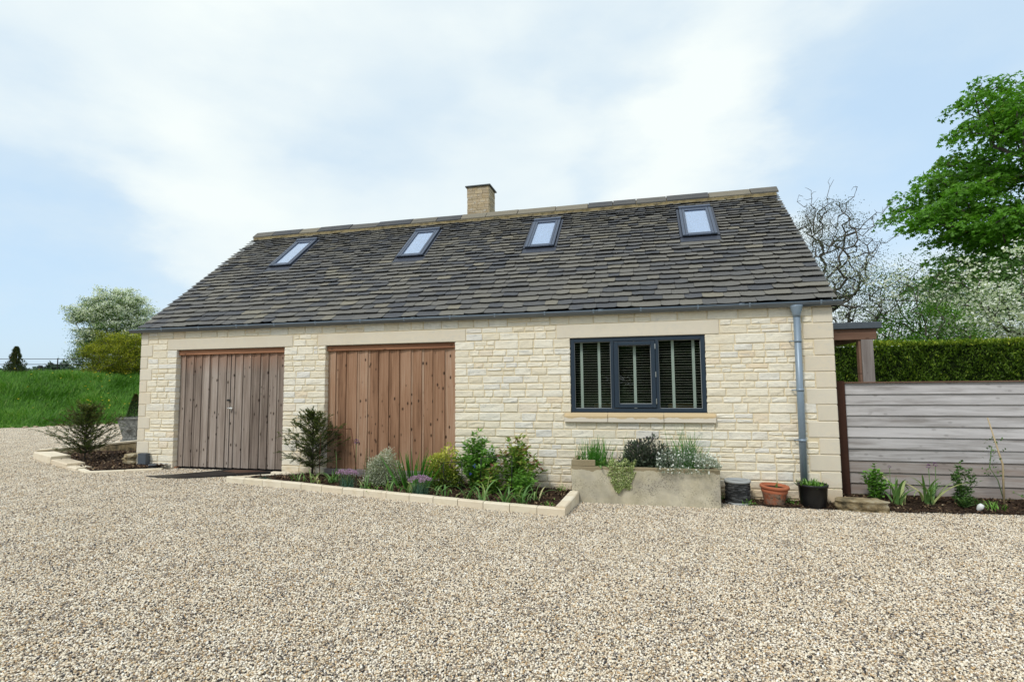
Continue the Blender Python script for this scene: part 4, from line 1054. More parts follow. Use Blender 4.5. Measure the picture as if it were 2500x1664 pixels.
def blade_mesh(name, P, Az, Ln, Wd, lean, droop, mat, parent=None, seg=5, rnd=None, taper=.9, twist=0):
    """strap leaves: start at P, lean outward (radians from vertical), bend by droop along the way"""
    n = len(P); P = np.asarray(P, float); Ln = np.broadcast_to(Ln, n); Wd = np.broadcast_to(Wd, n)
    lean = np.broadcast_to(lean, n); droop = np.broadcast_to(droop, n); Az = np.asarray(Az)
    h = np.stack([np.cos(Az), np.sin(Az), 0 * Az], 1); s = np.stack([-np.sin(Az), np.cos(Az), 0 * Az], 1)
    s = unit(s + h * rng.normal(0, .5, (n, 1)))
    c = P.copy(); V = []
    for i in range(seg + 1):
        t = i / seg; w = Wd * (1 - taper * max(0, (t - .35) / .65) ** 1.6) * (.7 + .3 * min(1, t * 4))
        V.append(c + s * w[:, None] / 2); V.append(c - s * w[:, None] / 2)
        a = lean + droop * (t + .5 / seg) ** 1.5
        c = c + (h * np.sin(a)[:, None] + np.array([0, 0, 1.]) * np.cos(a)[:, None]) * (Ln / seg)[:, None]
    V = np.stack(V, 1); q = 2 * (seg + 1); b = q * np.arange(n)[:, None]
    F = np.concatenate([b + [2 * i, 2 * i + 1, 2 * i + 3, 2 * i + 2] for i in range(seg)], 0)
    if rnd is None: rnd = rng.uniform(0, 1, n)
    me = mesh_np(name, V.reshape(-1, 3), F, np.repeat(rnd, q)); return link(name, me, parent, mat)
def rdir(n, zmin=-1.):
    v = unit(rng.normal(size=(n, 3))); v[:, 2] = np.where(v[:, 2] < zmin, -v[:, 2], v[:, 2]); return v
def dome_pts(n, r, inner=.75):
    v = rdir(n, 0.0); t = rng.uniform(inner, 1, (n, 1)) ; return v * t * np.array(r), v
def plant(name, loc, label, cat='plant', group=None): return empty(name, loc, label, cat, group)
def strap_clump(loc, n, h, w, label, mat='strap', droop=(1.1, 2.2), lean=(.1, .5), name='strap_leaved_plant', group=None, spread=.04):
    e = plant(name, loc, label, group=group); az = rng.uniform(0, 2 * np.pi, n)
    P = np.stack([rng.normal(0, spread, n), rng.normal(0, spread * .6, n), np.zeros(n) - .01], 1)
    blade_mesh('leaf_clump', P, az, rng.uniform(.8, 1.3, n) * h, rng.uniform(.9, 1.6, n) * w, rng.uniform(*lean, n), rng.uniform(*droop, n), M[mat], e, 7); return e
def stems(parent, pts, rad, mat='stem', name='stem'):
    m = MB()
    for p in pts: m.tube(p, rad, 5)
    o = m.build(name, M[mat], parent, True)
    if len(pts) > 5: o['kind'] = 'stuff'
    return o
def flower_head(parent, c, r, n, mat, name='flower_head', sz=.012):
    v = rdir(n); P = np.array(c) + v * r * rng.uniform(.5, .9, (n, 1))
    return leaf_mesh(name, P, v + rng.normal(0, .3, (n, 3)), sz, sz * .7, mat=M[mat], parent=parent)

# yew-like shrubs with feathery sprays
def yew(loc, h, w, label, seed, tiers=9, tint=0., bare=.12):
    r = np.random.default_rng(seed); e = plant('yew_shrub', loc, label, 'shrub', 'young yews in the gravel beds')
    m = MB(); m.tube([(0, 0, -.03), (.01, 0, h * .3), (-.01, .01, h * .65), (.0, 0, h * .93)], [.018, .013, .008, .003], 6)
    P = []; D = []; tw = []
    nb = tiers * 8
    for i in range(nb):
        t = ((i + .5) / nb) ** 1.35; z = h * (bare + (1 - bare) * t * .92); az = i * 2.39996 + r.normal(0, .3)
        env = w / 2 * (1.25 * (1 - t) ** .8) * (.75 + .35 * min(1, t * 5)) * r.uniform(.6, 1.15) + .05
        rise = r.uniform(.25, .75) + .5 * t; pts = [np.array([0, 0, z * .97])]; d = np.array([math.cos(az), math.sin(az), rise])
        d /= np.linalg.norm(d); st = env / 4; c = pts[0].copy()
        for q in range(4):
            d = unit(d + r.normal(0, .12, 3) + np.array([0, 0, .05])); c = c + d * st; pts.append(c.copy())
        m.tube(pts, [.006, .0045, .0035, .0025, .0015], 4)
        for q in range(1, 5):          # side sprigs
            for sgn in (-1, 1, 0):
                b = pts[q] - d * r.uniform(0, st * .8); sd = unit(d * .8 + sgn * .75 * np.cross(d, [0, 0, 1]) + r.normal(0, .28, 3)); ln = r.uniform(.055, .125) * (1.0 if q < 4 else 1.2)
                tw.append((b, sd, ln))
    for b, sd, ln in tw:
        nn = int(ln / .0042); t = np.linspace(.05, 1, nn)[:, None]; c = b + sd * t * ln + np.array([0, 0, -.02]) * t ** 2
        s = unit(np.cross(sd, [0, 0, 1.]) + 1e-6); sg = np.where(np.arange(nn) % 2, 1, -1)[:, None]
        P.append(c); D.append(unit(sd * .7 + s * sg * .8 + r.normal(0, .22, (nn, 3)) + np.array([0, 0, .15])))
    P = np.concatenate(P); D = np.concatenate(D)
    m.build('stem', M['bark'], e, True)
    leaf_mesh('foliage', P, D, rng.uniform(.020, .036, len(P)), .0090, rnd=np.clip(rng.normal(.42 + tint, .2, len(P)) + .25 * (P[:, 2] / h - .4), 0, 1), mat=M['yew'], parent=e)
    return e
yew((3.68, -.24, .16), 1.0, 1.02, 'upright feathery yew shrub between the two doors', 41)
yew((-1.55, .30, .19), 1.06, 1.25, 'spreading dark yew shrub in the small bed left of the building', 43, tiers=13, tint=.05)

random.seed(77)
# silvery ball
e = plant('variegated_shrub', (5.02, -.50, .12), 'rounded silvery white variegated shrub before the brown door', 'shrub')
P, v = dome_pts(7500, (.28, .24, .46), .45); P[:, 2] += .02; P *= (1 + .14 * np.sin(P[:, :1] * 19) * np.cos(P[:, 2:] * 15)); P += rng.normal(0, .016, P.shape)
leaf_mesh('foliage', P, v + rng.normal(0, .6, v.shape), rng.uniform(.022, .040, len(P)), .013, rnd=np.clip(rng.normal(.62, .25, len(P)) + .35 * (P[:, 2] / .4 - .5), 0, 1), mat=M['silver'], parent=e)
stems(e, [[(0, 0, 0), (x, y, .3)] for x, y in rng.normal(0, .08, (14, 2))], .003, 'bark')
# yellow shrub
e = plant('yellow_shrub', (5.93, -.42, .10), 'yellow and green variegated shrub left of the tall green bush', 'shrub')
P, v = dome_pts(2300, (.33, .24, .54), .35); P[:, 2] += .03; P *= (1 + .18 * np.sin(P[:, :1] * 15) * np.cos(P[:, 2:] * 11))
leaf_mesh('foliage', P, v + rng.normal(0, .5, v.shape), rng.uniform(.035, .062, len(P)), .028, rnd=np.clip(rng.normal(.25, .2, len(P)) + 1.0 * (P[:, 2] / .45 - .35), 0, 1), mat=M['yellowvar'], parent=e)
stems(e, [[(0, 0, 0), (x * .5, y * .5, .2), (x, y, .42)] for x, y in rng.normal(0, .10, (16, 2))], .003, 'bark')
# bushy upright leafy plants built stem by stem
def bush(name, loc, n, h, spread, lw, ll, mat, label, per=46, bias=0., cat='shrub', flop=.3, cone=1., top=None, seed=1, rndtop=.0):
    r = np.random.default_rng(seed); e = plant(name, loc, label, cat); m = MB(); P = []; D = []; Rn = []
    for i in range(n):
        az = r.uniform(0, 6.283); out = spread * r.uniform(.05, 1.) ** .7; hh = h * (1 - .45 * (out / spread) ** 2 * cone) * r.uniform(.75, 1.0)
        if i == 0: hh = h; out = .02
        b = np.array([r.normal(0, .03), r.normal(0, .025), 0]); tip = np.array([math.cos(az) * out, math.sin(az) * out * .8, hh])
        mid = b * .5 + tip * .5 + np.array([math.cos(az), math.sin(az), 0]) * (-.12 * out) ; pts = []
        for t in np.linspace(0, 1, 7): pts.append((1 - t) ** 2 * b + 2 * t * (1 - t) * mid + t * t * (tip - np.array([0, 0, flop * out * .3])))
        m.tube(pts, np.linspace(.0045, .0015, 7), 4)
        pts = np.array(pts)
        for q in range(per):
            t = r.uniform(.12, 1) ; f = t * 6; i0 = min(5, int(f)); c = pts[i0] + (pts[i0 + 1] - pts[i0]) * (f - i0)
            a2 = r.uniform(0, 6.283); d = np.array([math.cos(a2), math.sin(a2), r.uniform(-.25, .9)])
            P.append(c + unit(d) * r.uniform(0, .02)); D.append(d); Rn.append(np.clip(r.normal(.4 + bias, .2) + .25 * (t - .5) + (rndtop if t > .85 else 0), 0, 1))
    m.build('stem', M['stem'], e, True); P = np.array(P)
    leaf_mesh('foliage', P, np.array(D), r.uniform(.65, 1.15, len(P)) * ll, lw, rnd=np.array(Rn), mat=M[mat], parent=e); return e
b1 = bush('leafy_shrub', (6.42, -.42, .08), 42, .84, .34, .026, .080, 'bright', 'tall bushy bright green plant with one blue flower', 80, seed=3)
flower_head(b1, (.03, -.20, .36), .018, 40, 'blue_flower', sz=.018)
flower_head(b1, (-.02, -.24, .26), .012, 24, 'blue_flower', sz=.014)
b2 = bush('peony_plant', (7.02, -.45, .07), 40, .78, .40, .036, .088, 'peony', 'bronze tipped leafy plant at the right of the long bed', 46, seed=4, rndtop=.30)
b3 = bush('low_leafy_plant', (6.70, -.62, .07), 22, .36, .28, .032, .070, 'peony', 'low bronzed leafy plant filling between the two tall green bushes', 30, seed=5, rndtop=.2, cat='plant')
bush('low_leafy_plant', (7.12, -.75, .07), 22, .38, .27, .034, .072, 'bright', 'low bright green leafy plant at the foot of the bronze tipped plant', 30, seed=6, cat='plant')
bush('red_twig_shrub', (4.62, -.22, .12), 9, .48, .14, .008, .016, 'red_twig', 'thin reddish twiggy plant against the brown door', 30, seed=7)
# sword leaves
e = plant('sword_leaved_plant', (5.58, -.72, .10), 'fan of upright bright green sword leaves in the long bed'); n = 52
P = np.stack([rng.normal(0, .085, n), rng.normal(0, .035, n), np.zeros(n)], 1)
blade_mesh('leaf_fan', P, np.where(P[:, 0] > 0, 0, np.pi) + rng.normal(0, .5, n), rng.uniform(.36, .62, n), rng.uniform(.022, .036, n), np.abs(P[:, 0]) * 3.2 + .04, rng.uniform(0, .25, n), M['sword'], e, 5)
# straps: (x, y, n, height, width, label tail)
ST = [(3.80, -.70, 15, .22, .016, 'pale strap leaves nearest the yew shrub, front left of the long bed'),
      (4.10, -.80, 13, .22, .018, 'arching strap leaves second from the left in the long bed'),
      (4.32, -.66, 16, .27, .018, 'taller arching strap leaves just left of the left purple chives'),
      (4.98, -.92, 12, .24, .016, 'strap leaves just right of the left purple chives'),
      (5.36, -.98, 9, .27, .015, 'sparse arching strap leaves under the silvery shrub'),
      (5.66, -.98, 12, .24, .022, 'broad low strap leaves at the foot of the sword leaves'),
      (6.14, -1.00, 10, .34, .024, 'broad bluish strap leaves right of the right purple chives'),
      (6.52, -1.08, 12, .32, .015, 'yellowing strap leaves drooping before the blue flowered bush'),
      (6.72, -1.16, 13, .36, .015, 'long leaning yellow green strap leaves in the middle of the right half'),
      (7.00, -1.18, 12, .30, .020, 'curling strap leaves before the bronze tipped plant'),
      (7.22, -1.08, 14, .30, .020, 'wide arching strap leaves near the right end of the long bed'),
      (7.34, -.86, 10, .32, .016, 'upright curling strap leaves beside the trough')]
for x, y, n, h, w, lb_ in ST:
    strap_clump((x, y, float(soilz(x, y)) - .005), n, h, w, 'clump of ' + lb_, group='strap leaved bulbs in the long bed', droop=(.9, 2.6))
# chives
def chives(loc, label, n=34, w=.15, h=.19):
    e = plant('chive_plant', loc, label, 'plant', 'purple flowering chives'); m = 150
    P = np.stack([rng.normal(0, w * .35, m), rng.normal(0, w * .3, m), np.zeros(m)], 1)
    blade_mesh('leaf_clump', P, rng.uniform(0, 6.28, m), rng.uniform(.7, 1.1, m) * h, .005, rng.uniform(.05, .45, m), .4, M['blue_grass'], e, 4)
    hp = []
    for i in range(n):
        a = rng.uniform(0, 6.28); q = w * math.sqrt(rng.uniform(0, 1)); hp.append((q * math.cos(a), q * math.sin(a) * .8, h + .015 + .035 * (1 - (q / w) ** 2) + rng.uniform(-.01, .01)))
    stems(e, [[(x * .4, y * .4, 0), (x, y, z)] for x, y, z in hp], .0018)
    for c in hp: flower_head(e, c, .019, 36, 'pink_flower', 'flower_head', .013)
chives((4.72, -.96, .145), 'left of the two low chive clumps topped with pale purple flowers')
chives((5.83, -1.04, .105), 'right of the two low chive clumps topped with pale purple flowers')
e = plant('grey_tuft', (3.16, -.72, .15), 'small blue green tuft at the left tip of the long bed'); m = 220
P = np.stack([rng.normal(0, .07, m), rng.normal(0, .04, m), np.zeros(m)], 1); blade_mesh('leaf_clump', P, rng.uniform(0, 6.28, m), rng.uniform(.04, .08, m), .005, rng.uniform(.1, .9, m), .5, M['blue_grass'], e, 3)
e = plant('alliums', (4.45, -.5, .12), 'two slender flower stems rising between yew and silvery shrub')
stems(e, [[(0.1, 0, 0), (.13, 0, .3), (.14, 0, .60)], [(-.13, -.1, 0), (-.12, -.1, .25), (-.13, -.1, .44)]], .004); flower_head(e, (.14, 0, .61), .03, 60, 'purple_flower', sz=.02); flower_head(e, (-.13, -.1, .45), .013, 24, 'stem', 'bud', .014)
for (x, y, lb_) in ((7.56, -1.12, 'low spreading weed at the right front corner of the long bed'), (7.55, -.12, 'small weed growing where bed meets wall beside the trough'), (5.15, -1.02, 'small green seedling in the middle of the long bed'), (9.95, -.36, 'small green weed at the foot of the slate clad pot'), (10.46, -.2, 'small dark weed between terracotta and black pots'), (9.66, -.12, 'mossy weed squeezed between trough and slate clad pot')):
    e = plant('weed', (x, y, float(ground_z(x, y)) + (.05 if x < 7.8 else .02)), lb_, group='weeds along the wall'); n = 70
    P = rng.normal(0, .04, (n, 3)); P[:, 2] = np.abs(P[:, 2]) * .8; leaf_mesh('foliage', P, rdir(n, .1), rng.uniform(.015, .035, n), .012, mat=M['bright'], parent=e)
# plant hoops
def hoop(loc, pts, legs, mat, label):
    e = empty('plant_support', loc, label, 'plant support', 'metal plant supports in the long bed'); m = MB(); m.tube(pts, .0055, 6); m.build('ring', M[mat], e, True)
    for l in legs: m = MB(); m.tube(l, .0055, 6); m.build('leg', M[mat], e, True)
hoop((4.5, -.45, .12), [(-.62, .12, .72), (-.40, -.02, .765), (-.22, -.06, .785), (-.02, -.02, .79)], [[(-.02, -.02, .79), (.07, -.06, .40), (.16, -.14, 0)], [(-.62, .12, .72), (-.63, .12, .3), (-.63, .12, 0)]], 'rust_iron', 'rusty brown wire hoop leaning beside the yew shrub')
hoop((6.9, -.72, .08), [(-.36, .1, .48), (-.2, .02, .50), (-.08, 0, .505), (.10, .0, .515)], [[(.10, 0, .515), (.095, -.01, .25), (.09, -.02, 0)], [(-.36, .1, .48), (-.37, .1, 0)]], 'black_iron', 'black wire hoop between the blue flowered bush and the bronze tipped plant')
hoop((6.30, -.72, .08), [(-.30, .1, .40), (-.15, 0, .42), (0, 0, .42)], [[(0, 0, .42), (.0, 0, 0)], [(-.30, .1, .40), (-.30, .1, 0)]], 'black_iron', 'black wire hoop in front of the yellow shrub')

# trough planting
T0 = (8.675, -.32, .43)
def tl(x, y): return (x, y, .43)
e = plant('chive_grass', tl(8.02, -.30), 'tall rush like green chive stems at the left end of the trough'); n = 190
P = np.stack([rng.normal(0, .10, n), rng.normal(0, .07, n), np.zeros(n)], 1); blade_mesh('leaf_clump', P, rng.uniform(0, 6.28, n), rng.uniform(.17, .42, n), .010, rng.uniform(.02, .45, n), rng.uniform(0, .6, n), M['sword'], e, 5)
stems(e, [[(x, y, 0), (x * 1.1, y, h * .5), (x * 1.5, y, h)] for x, y, h in ((-.12, 0, .30), (.05, -.02, .43), (.16, .02, .34), (.10, .03, .30))], .003)
e = plant('broad_leaved_plant', tl(8.18, -.47), 'broad pale leaves like tulip foliage in the trough front'); n = 16
P = np.stack([rng.normal(0, .05, n), rng.normal(0, .02, n), np.zeros(n) - .02], 1); blade_mesh('leaf_clump', P, rng.uniform(3.3, 6.2, n), rng.uniform(.12, .24, n), .045, rng.uniform(.1, .7, n), rng.uniform(.6, 2.2, n), M['strap'], e, 6, rnd=rng.uniform(.2, .7, n))
e = plant('grassy_herb', tl(8.42, -.24), 'thin upright grass stems between chives and dark sage'); n = 46
P = np.stack([rng.normal(0, .05, n), rng.normal(0, .05, n), np.zeros(n)], 1); blade_mesh('leaf_clump', P, rng.uniform(-.8, .8, n), rng.uniform(.25, .52, n), .006, rng.uniform(.0, .5, n), rng.uniform(0, .5, n), M['sword'], e, 5, rnd=rng.uniform(0, .4, n))
e = plant('trailing_herb', (8.42, -.575, .43), 'pale green variegated creeper spilling over the trough front'); n = 2600
u = rng.uniform(0, 1, n); wv = .165 * np.sqrt(np.clip(1 - u ** 3.2, .05, 1)) * (1 + .12 * np.sin(u * 17)) * rng.uniform(-1, 1, n); P = np.stack([wv - .03 * u + .0, -.015 - .055 * rng.uniform(0, 1, n) ** .6 * (1 - .4 * u) * np.cos(np.clip(wv / .16, -1, 1) * 1.4), .13 - .38 * u + .03 * np.sin(wv * 40)], 1)
P[:, 1] += np.where(P[:, 2] > .06, .09 * rng.uniform(0, 1, n), 0)
leaf_mesh('foliage', P, np.stack([rng.normal(0, .6, n), -np.abs(rng.normal(.6, .4, n)), rng.normal(-.1, .7, n)], 1), rng.uniform(.012, .024, n), .013, mat=M['thyme'], parent=e)
e = plant('purple_sage', tl(8.70, -.30), 'dome of dark purple sage in the middle of the trough', 'plant'); n = 1500
n = 2600; P, v = dome_pts(n, (.37, .22, .42), .45); P *= (1 + .12 * np.sin(P[:, :1] * 17) * np.cos(P[:, 2:] * 15)); P[:, 2] -= .02
P[:, 2] = np.where((P[:, 1] < -.12) & (rng.uniform(0, 1, n) < .4), P[:, 2] * .5, P[:, 2])
leaf_mesh('foliage', P, v + rng.normal(0, .45, v.shape) + [0, 0, .25], rng.uniform(.035, .065, n), .022, rnd=np.clip(rng.normal(.3, .22, n) + .6 * (P[:, 2] / .42 - .4), 0, 1), mat=M['sage'], parent=e)
stems(e, [[(0, 0, 0), (x, y, .24)] for x, y in rng.normal(0, .10, (16, 2))], .005, 'bark')
e = plant('snow_in_summer', tl(9.17, -.36), 'silver grey mat with small white flowers at the right end of the trough'); n = 5200
X = rng.uniform(-.33, .44, n); Yy = rng.uniform(-.24, .2, n); hz = .24 * np.clip(1 - (X / .5) ** 2, 0, 1) * np.clip(1 - (Yy / .34) ** 2, 0, 1) + .05
Zz = hz * rng.uniform(.3, 1, n) + .02 * np.sin(X * 22); over = rng.uniform(0, 1, n) < .16
Yy = np.where(over, -.27 - rng.uniform(0, .03, n), Yy); Zz = np.where(over, .08 - rng.uniform(0, .10, n) * (np.abs(X) < .3), Zz)
P = np.stack([X, Yy, Zz], 1); leaf_mesh('foliage', P, rdir(n, -.2) + [0, -.3, .3], rng.uniform(.015, .035, n), .0055, mat=M['snow'], parent=e)
ix = rng.choice(n, 150); C = P[ix] + [0, -.02, .025]
C = np.concatenate([C, np.stack([rng.uniform(.25, .50, 26), rng.uniform(-.2, .1, 26), rng.uniform(.06, .27, 26)], 1)])
fv = []; fd = []
for c in C:
    nrm = unit(np.array([rng.normal(0, .3), -.8, .5 + rng.normal(0, .3)])); a1 = unit(np.cross(nrm, [0, 0, 1.])); a2 = np.cross(nrm, a1)
    for q in range(5): a = q * 1.2566; fv.append(c); fd.append(a1 * math.cos(a) + a2 * math.sin(a) + nrm * .15)
fl_ = leaf_mesh('flowers', np.array(fv), np.array(fd), .0135, .0135, mat=M['white_flower'], parent=e); fl_['kind'] = 'stuff'
stems(e, [[tuple(c - np.array([0, 0, .06])), tuple(c)] for c in C[:60]], .0012)
e = plant('grass_tuft', tl(9.22, -.24), 'tuft of long arching green grass rising from the white flowered mat'); n = 150
P = np.stack([rng.normal(0, .09, n), rng.normal(0, .05, n), np.zeros(n)], 1); blade_mesh('leaf_clump', P, rng.uniform(0, 6.28, n), rng.uniform(.22, .58, n), .009, rng.uniform(.05, .65, n), rng.uniform(0, .9, n), M['sword'], e, 6)
# pot shoots
e = plant('pot_shoots', (10.70, -.26, .25), 'short green shoots filling the black tub'); n = 110
P = np.stack([rng.normal(0, .07, n), rng.normal(0, .06, n), np.zeros(n)], 1); blade_mesh('leaf_clump', P, rng.uniform(0, 6.28, n), rng.uniform(.06, .13, n), .015, rng.uniform(.1, 1.0, n), .7, M['bright'], e, 4)
e = plant('pot_shoot', (10.29, -.24, .21), 'single tiny green shoot in the terracotta pot'); n = 7
blade_mesh('leaf_clump', rng.normal(0, .006, (n, 3)), rng.uniform(0, 6.28, n), rng.uniform(.05, .12, n), .014, rng.uniform(.0, .4, n), .3, M['strap'], e, 3)
# border plants by the fence
bush('currant_shrub', (11.50, .05, .05), 16, .46, .20, .036, .055, 'bright', 'small leafy shrub with a dead cane nearest the fence post', 34, seed=12)
strap_clump((11.66, -.10, .04), 14, .44, .026, 'clump of broad strap leaves before the small shrub by the fence post', group='strap leaved bulbs by the fence', droop=(.8, 2.2), lean=(.1, .7))
strap_clump((12.02, -.02, .05), 18, .42, .024, 'clump of broad strap leaves with two tall purple buds against the fence', group='strap leaved bulbs by the fence', droop=(.8, 2.2), lean=(.1, .6))
e = plant('allium', (11.64, .02, .05), 'single purple allium bud on a thin stem nearest the fence post'); stems(e, [[(0, 0, 0), (.01, 0, .42)]], .0035); flower_head(e, (.01, 0, .43), .016, 30, 'purple_flower', sz=.012)
e = plant('allium', (12.08, .0, .05), 'pair of purple allium buds on thin stems in the middle of the border'); stems(e, [[(-.02, 0, 0), (-.02, 0, .43)], [(.03, 0, 0), (.055, 0, .46)]], .004); flower_head(e, (-.02, 0, .45), .022, 40, 'purple_flower', sz=.014); flower_head(e, (.055, 0, .475), .020, 40, 'purple_flower', sz=.014)
bush('rose_shrub', (12.38, -.02, .05), 14, .54, .24, .034, .048, 'haw', 'sparse young rose shrub left of the cane by the fence', 26, seed=14)
bush('low_leafy_plant', (12.36, -.12, .05), 12, .16, .20, .022, .032, 'haw', 'low dark green leafy plant at the foot of the young rose', 26, seed=15, cat='plant')
bush('rose_shrub', (13.15, .02, .05), 7, .30, .22, .022, .034, 'bright', 'small leafy shrub at the right edge beyond the cane', 24, seed=16)
e = plant('climbing_rose', (12.80, .02, .05), 'thin climber with few leaves tied to a leaning cane', 'climber')
stems(e, [[(.03, 0, 0), (-.02, .01, .3), (-.10, .0, .45), (-.06, 0, .7)]], .005, 'stem')
P = np.stack([rng.uniform(-.16, .06, 60), rng.normal(0, .03, 60), rng.uniform(.35, .80, 60)], 1); leaf_mesh('foliage', P, rdir(60, -.3), .035, .02, mat=M['haw'], parent=e)
e = empty('cane', (12.80, -.01, .04), 'pale leaning garden cane standing before the board fence', 'cane'); m = MB(); m.tube([(.0, 0, 0), (.02, 0, .5), (-.08, .03, 1.05)], [.011, .010, .007], 6); m.build('stick', M['cane'], e, True)
e = empty('ceramic_label', (12.44, -.22, .05), 'broken white ceramic piece stuck in the soil by the young rose', 'ornament'); m = MB(); m.lathe([(0, .075), (.022, .07), (.032, .045), (.030, .02), (.018, -.01)], 14); m.build('piece', M['white_pvc'], e, True); e.rotation_euler = (R(20), R(24), 0)
strap_clump((12.66, -.14, .04), 26, .12, .010, 'small bright green tuft at the foot of the cane', mat='bright', name='green_tuft', lean=(.1, .9), droop=(.2, 1.2))

# ------------------------------------------------------------ trees, hedge, meadow
def grow(parent, root, trunk, targets, r0, name='trunk', step=.5, seed=0, gnarl=.12, expo=.48, tip=.010, arch=.15):
    """pipe-model branching: every target is joined to the nearest lower wood"""
    r = np.random.default_rng(seed)
    N = [np.array(p, float) for p in trunk]; Pp = [-1] + list(range(len(trunk) - 1)); root_n = len(N)
    tg = sorted(targets, key=lambda t: np.linalg.norm(t - N[-1]) + .3 * abs(t[2] - N[-1][2])); tips = []
    for t in tg:
        A = np.array(N); d = np.linalg.norm(A - t, axis=1) + 1.1 * np.clip(A[:, 2] - t[2] + .1, 0, None); d[0] += 5
        i = int(d.argmin()); a = N[i]; v = t - a; ln = np.linalg.norm(v); k_ = max(1, int(ln / step)); prev = i
        for q in range(1, k_ + 1):
            f = q / k_; p = a + v * f + np.array([0, 0, arch * ln * math.sin(math.pi * f) * .6]) + (r.normal(0, gnarl * step, 3) if q < k_ else 0)
            N.append(p); Pp.append(prev); prev = len(N) - 1
        tips.append(prev)
    cnt = np.zeros(len(N))
    for i in tips: cnt[i] += 1
    for i in range(len(N) - 1, 0, -1):
        if Pp[i] >= 0: cnt[Pp[i]] += cnt[i]
    rad = tip * np.maximum(cnt, 1) ** expo; rad *= np.where(cnt > 0, 1, 1); rad = np.minimum(rad, r0)
    for i in range(root_n): rad[i] = max(rad[i], r0 * (1 - .35 * i / root_n))
    A = np.array(N); i1 = np.arange(1, len(N)); i0 = np.array(Pp)[1:]; a, b = A[i0], A[i1]; d = unit(b - a)
    ref = np.where(np.abs(d[:, 2:]) < .9, [[0, 0, 1.]], [[1., 0, 0]]); u = unit(np.cross(d, ref)); w = np.cross(d, u); V = []
    for base, rr in ((a, np.minimum(rad[i0], rad[i1] * 1.7)), (b, rad[i1])):
        for j in range(5):
            an = 2 * math.pi * j / 5; V.append(base + rr[:, None] * (math.cos(an) * u + math.sin(an) * w))
    V = np.stack(V, 1); bb = 10 * np.arange(len(a))[:, None]
    F = np.concatenate([bb + [j, (j + 1) % 5, 5 + (j + 1) % 5, 5 + j] for j in range(5)], 0)
    me = mesh_np(name, V.reshape(-1, 3), F, np.full(len(V) * 10, .5), True); link(name, me, parent, M['bark']); return A, np.array(Pp), cnt

def sample_env(n, env, lo, hi, r):
    out_ = []
    while len(out_) < n:
        p = r.uniform(lo, hi)
        if env(p) > r.uniform(0, 1): out_.append(p)
    return out_
# sycamore on the right
r = np.random.default_rng(2)
T = np.array([24.0, 17.4, 0.0]); e = empty('sycamore_tree', tuple(T), 'tall bright green sycamore rising behind the hedge at the right edge', 'tree')
zs_ = np.array([3.8, 4.8, 5.8, 7.2, 8.6, 10.2, 11.6, 12.8, 13.8, 14.3]); rs_ = np.array([1.5, 4.0, 5.2, 5.25, 4.8, 4.4, 3.9, 2.9, 1.5, .3]) * .95
def env(p):
    R_ = np.interp(p[2], zs_, rs_); q = math.hypot(p[0], p[1]) / R_
    lump = .82 + .22 * math.sin(3.1 * math.atan2(p[1], p[0]) + p[2] * 1.3) + .1 * math.sin(7 * math.atan2(p[1], p[0]) - p[2] * 2.1)
    if q > lump: return 0
    return .15 + .85 * q ** 1.5
tg = sample_env(560, env, (-5.5, -5.5, 4.3), (5.5, 5.5, 14.2), r)
A, Pp, cnt = grow(e, None, [(0, 0, -.2), (.05, 0, 2), (-.05, .1, 4), (.1, 0, 6), (0, .1, 8), (.1, 0, 10)], tg, .34, seed=3, step=.7, expo=.5, tip=.014)
tg = np.array(tg); n = 64; C = np.repeat(tg, n, 0); ang = rng.uniform(0, 6.283, len(C)); rr = .62 * np.sqrt(rng.uniform(0, 1, len(C)))
off = np.stack([rr * np.cos(ang), rr * np.sin(ang), .16 - .42 * (rr / .62) ** 2 + rng.normal(0, .07, len(C))], 1)
P = C + off; D = np.stack([np.cos(ang), np.sin(ang), rng.normal(-.55, .35, len(C))], 1)
cr_ = np.repeat(rng.normal(0, .13, len(tg)), n)
leaf_mesh('crown', P, D, rng.uniform(.13, .22, len(P)), rng.uniform(.13, .20, len(P)), rnd=np.clip(rng.normal(.45, .16, len(P)) + cr_ + .03 * (P[:, 2] - 9), 0, 1), mat=M['maple'], parent=e, shape='lobed')

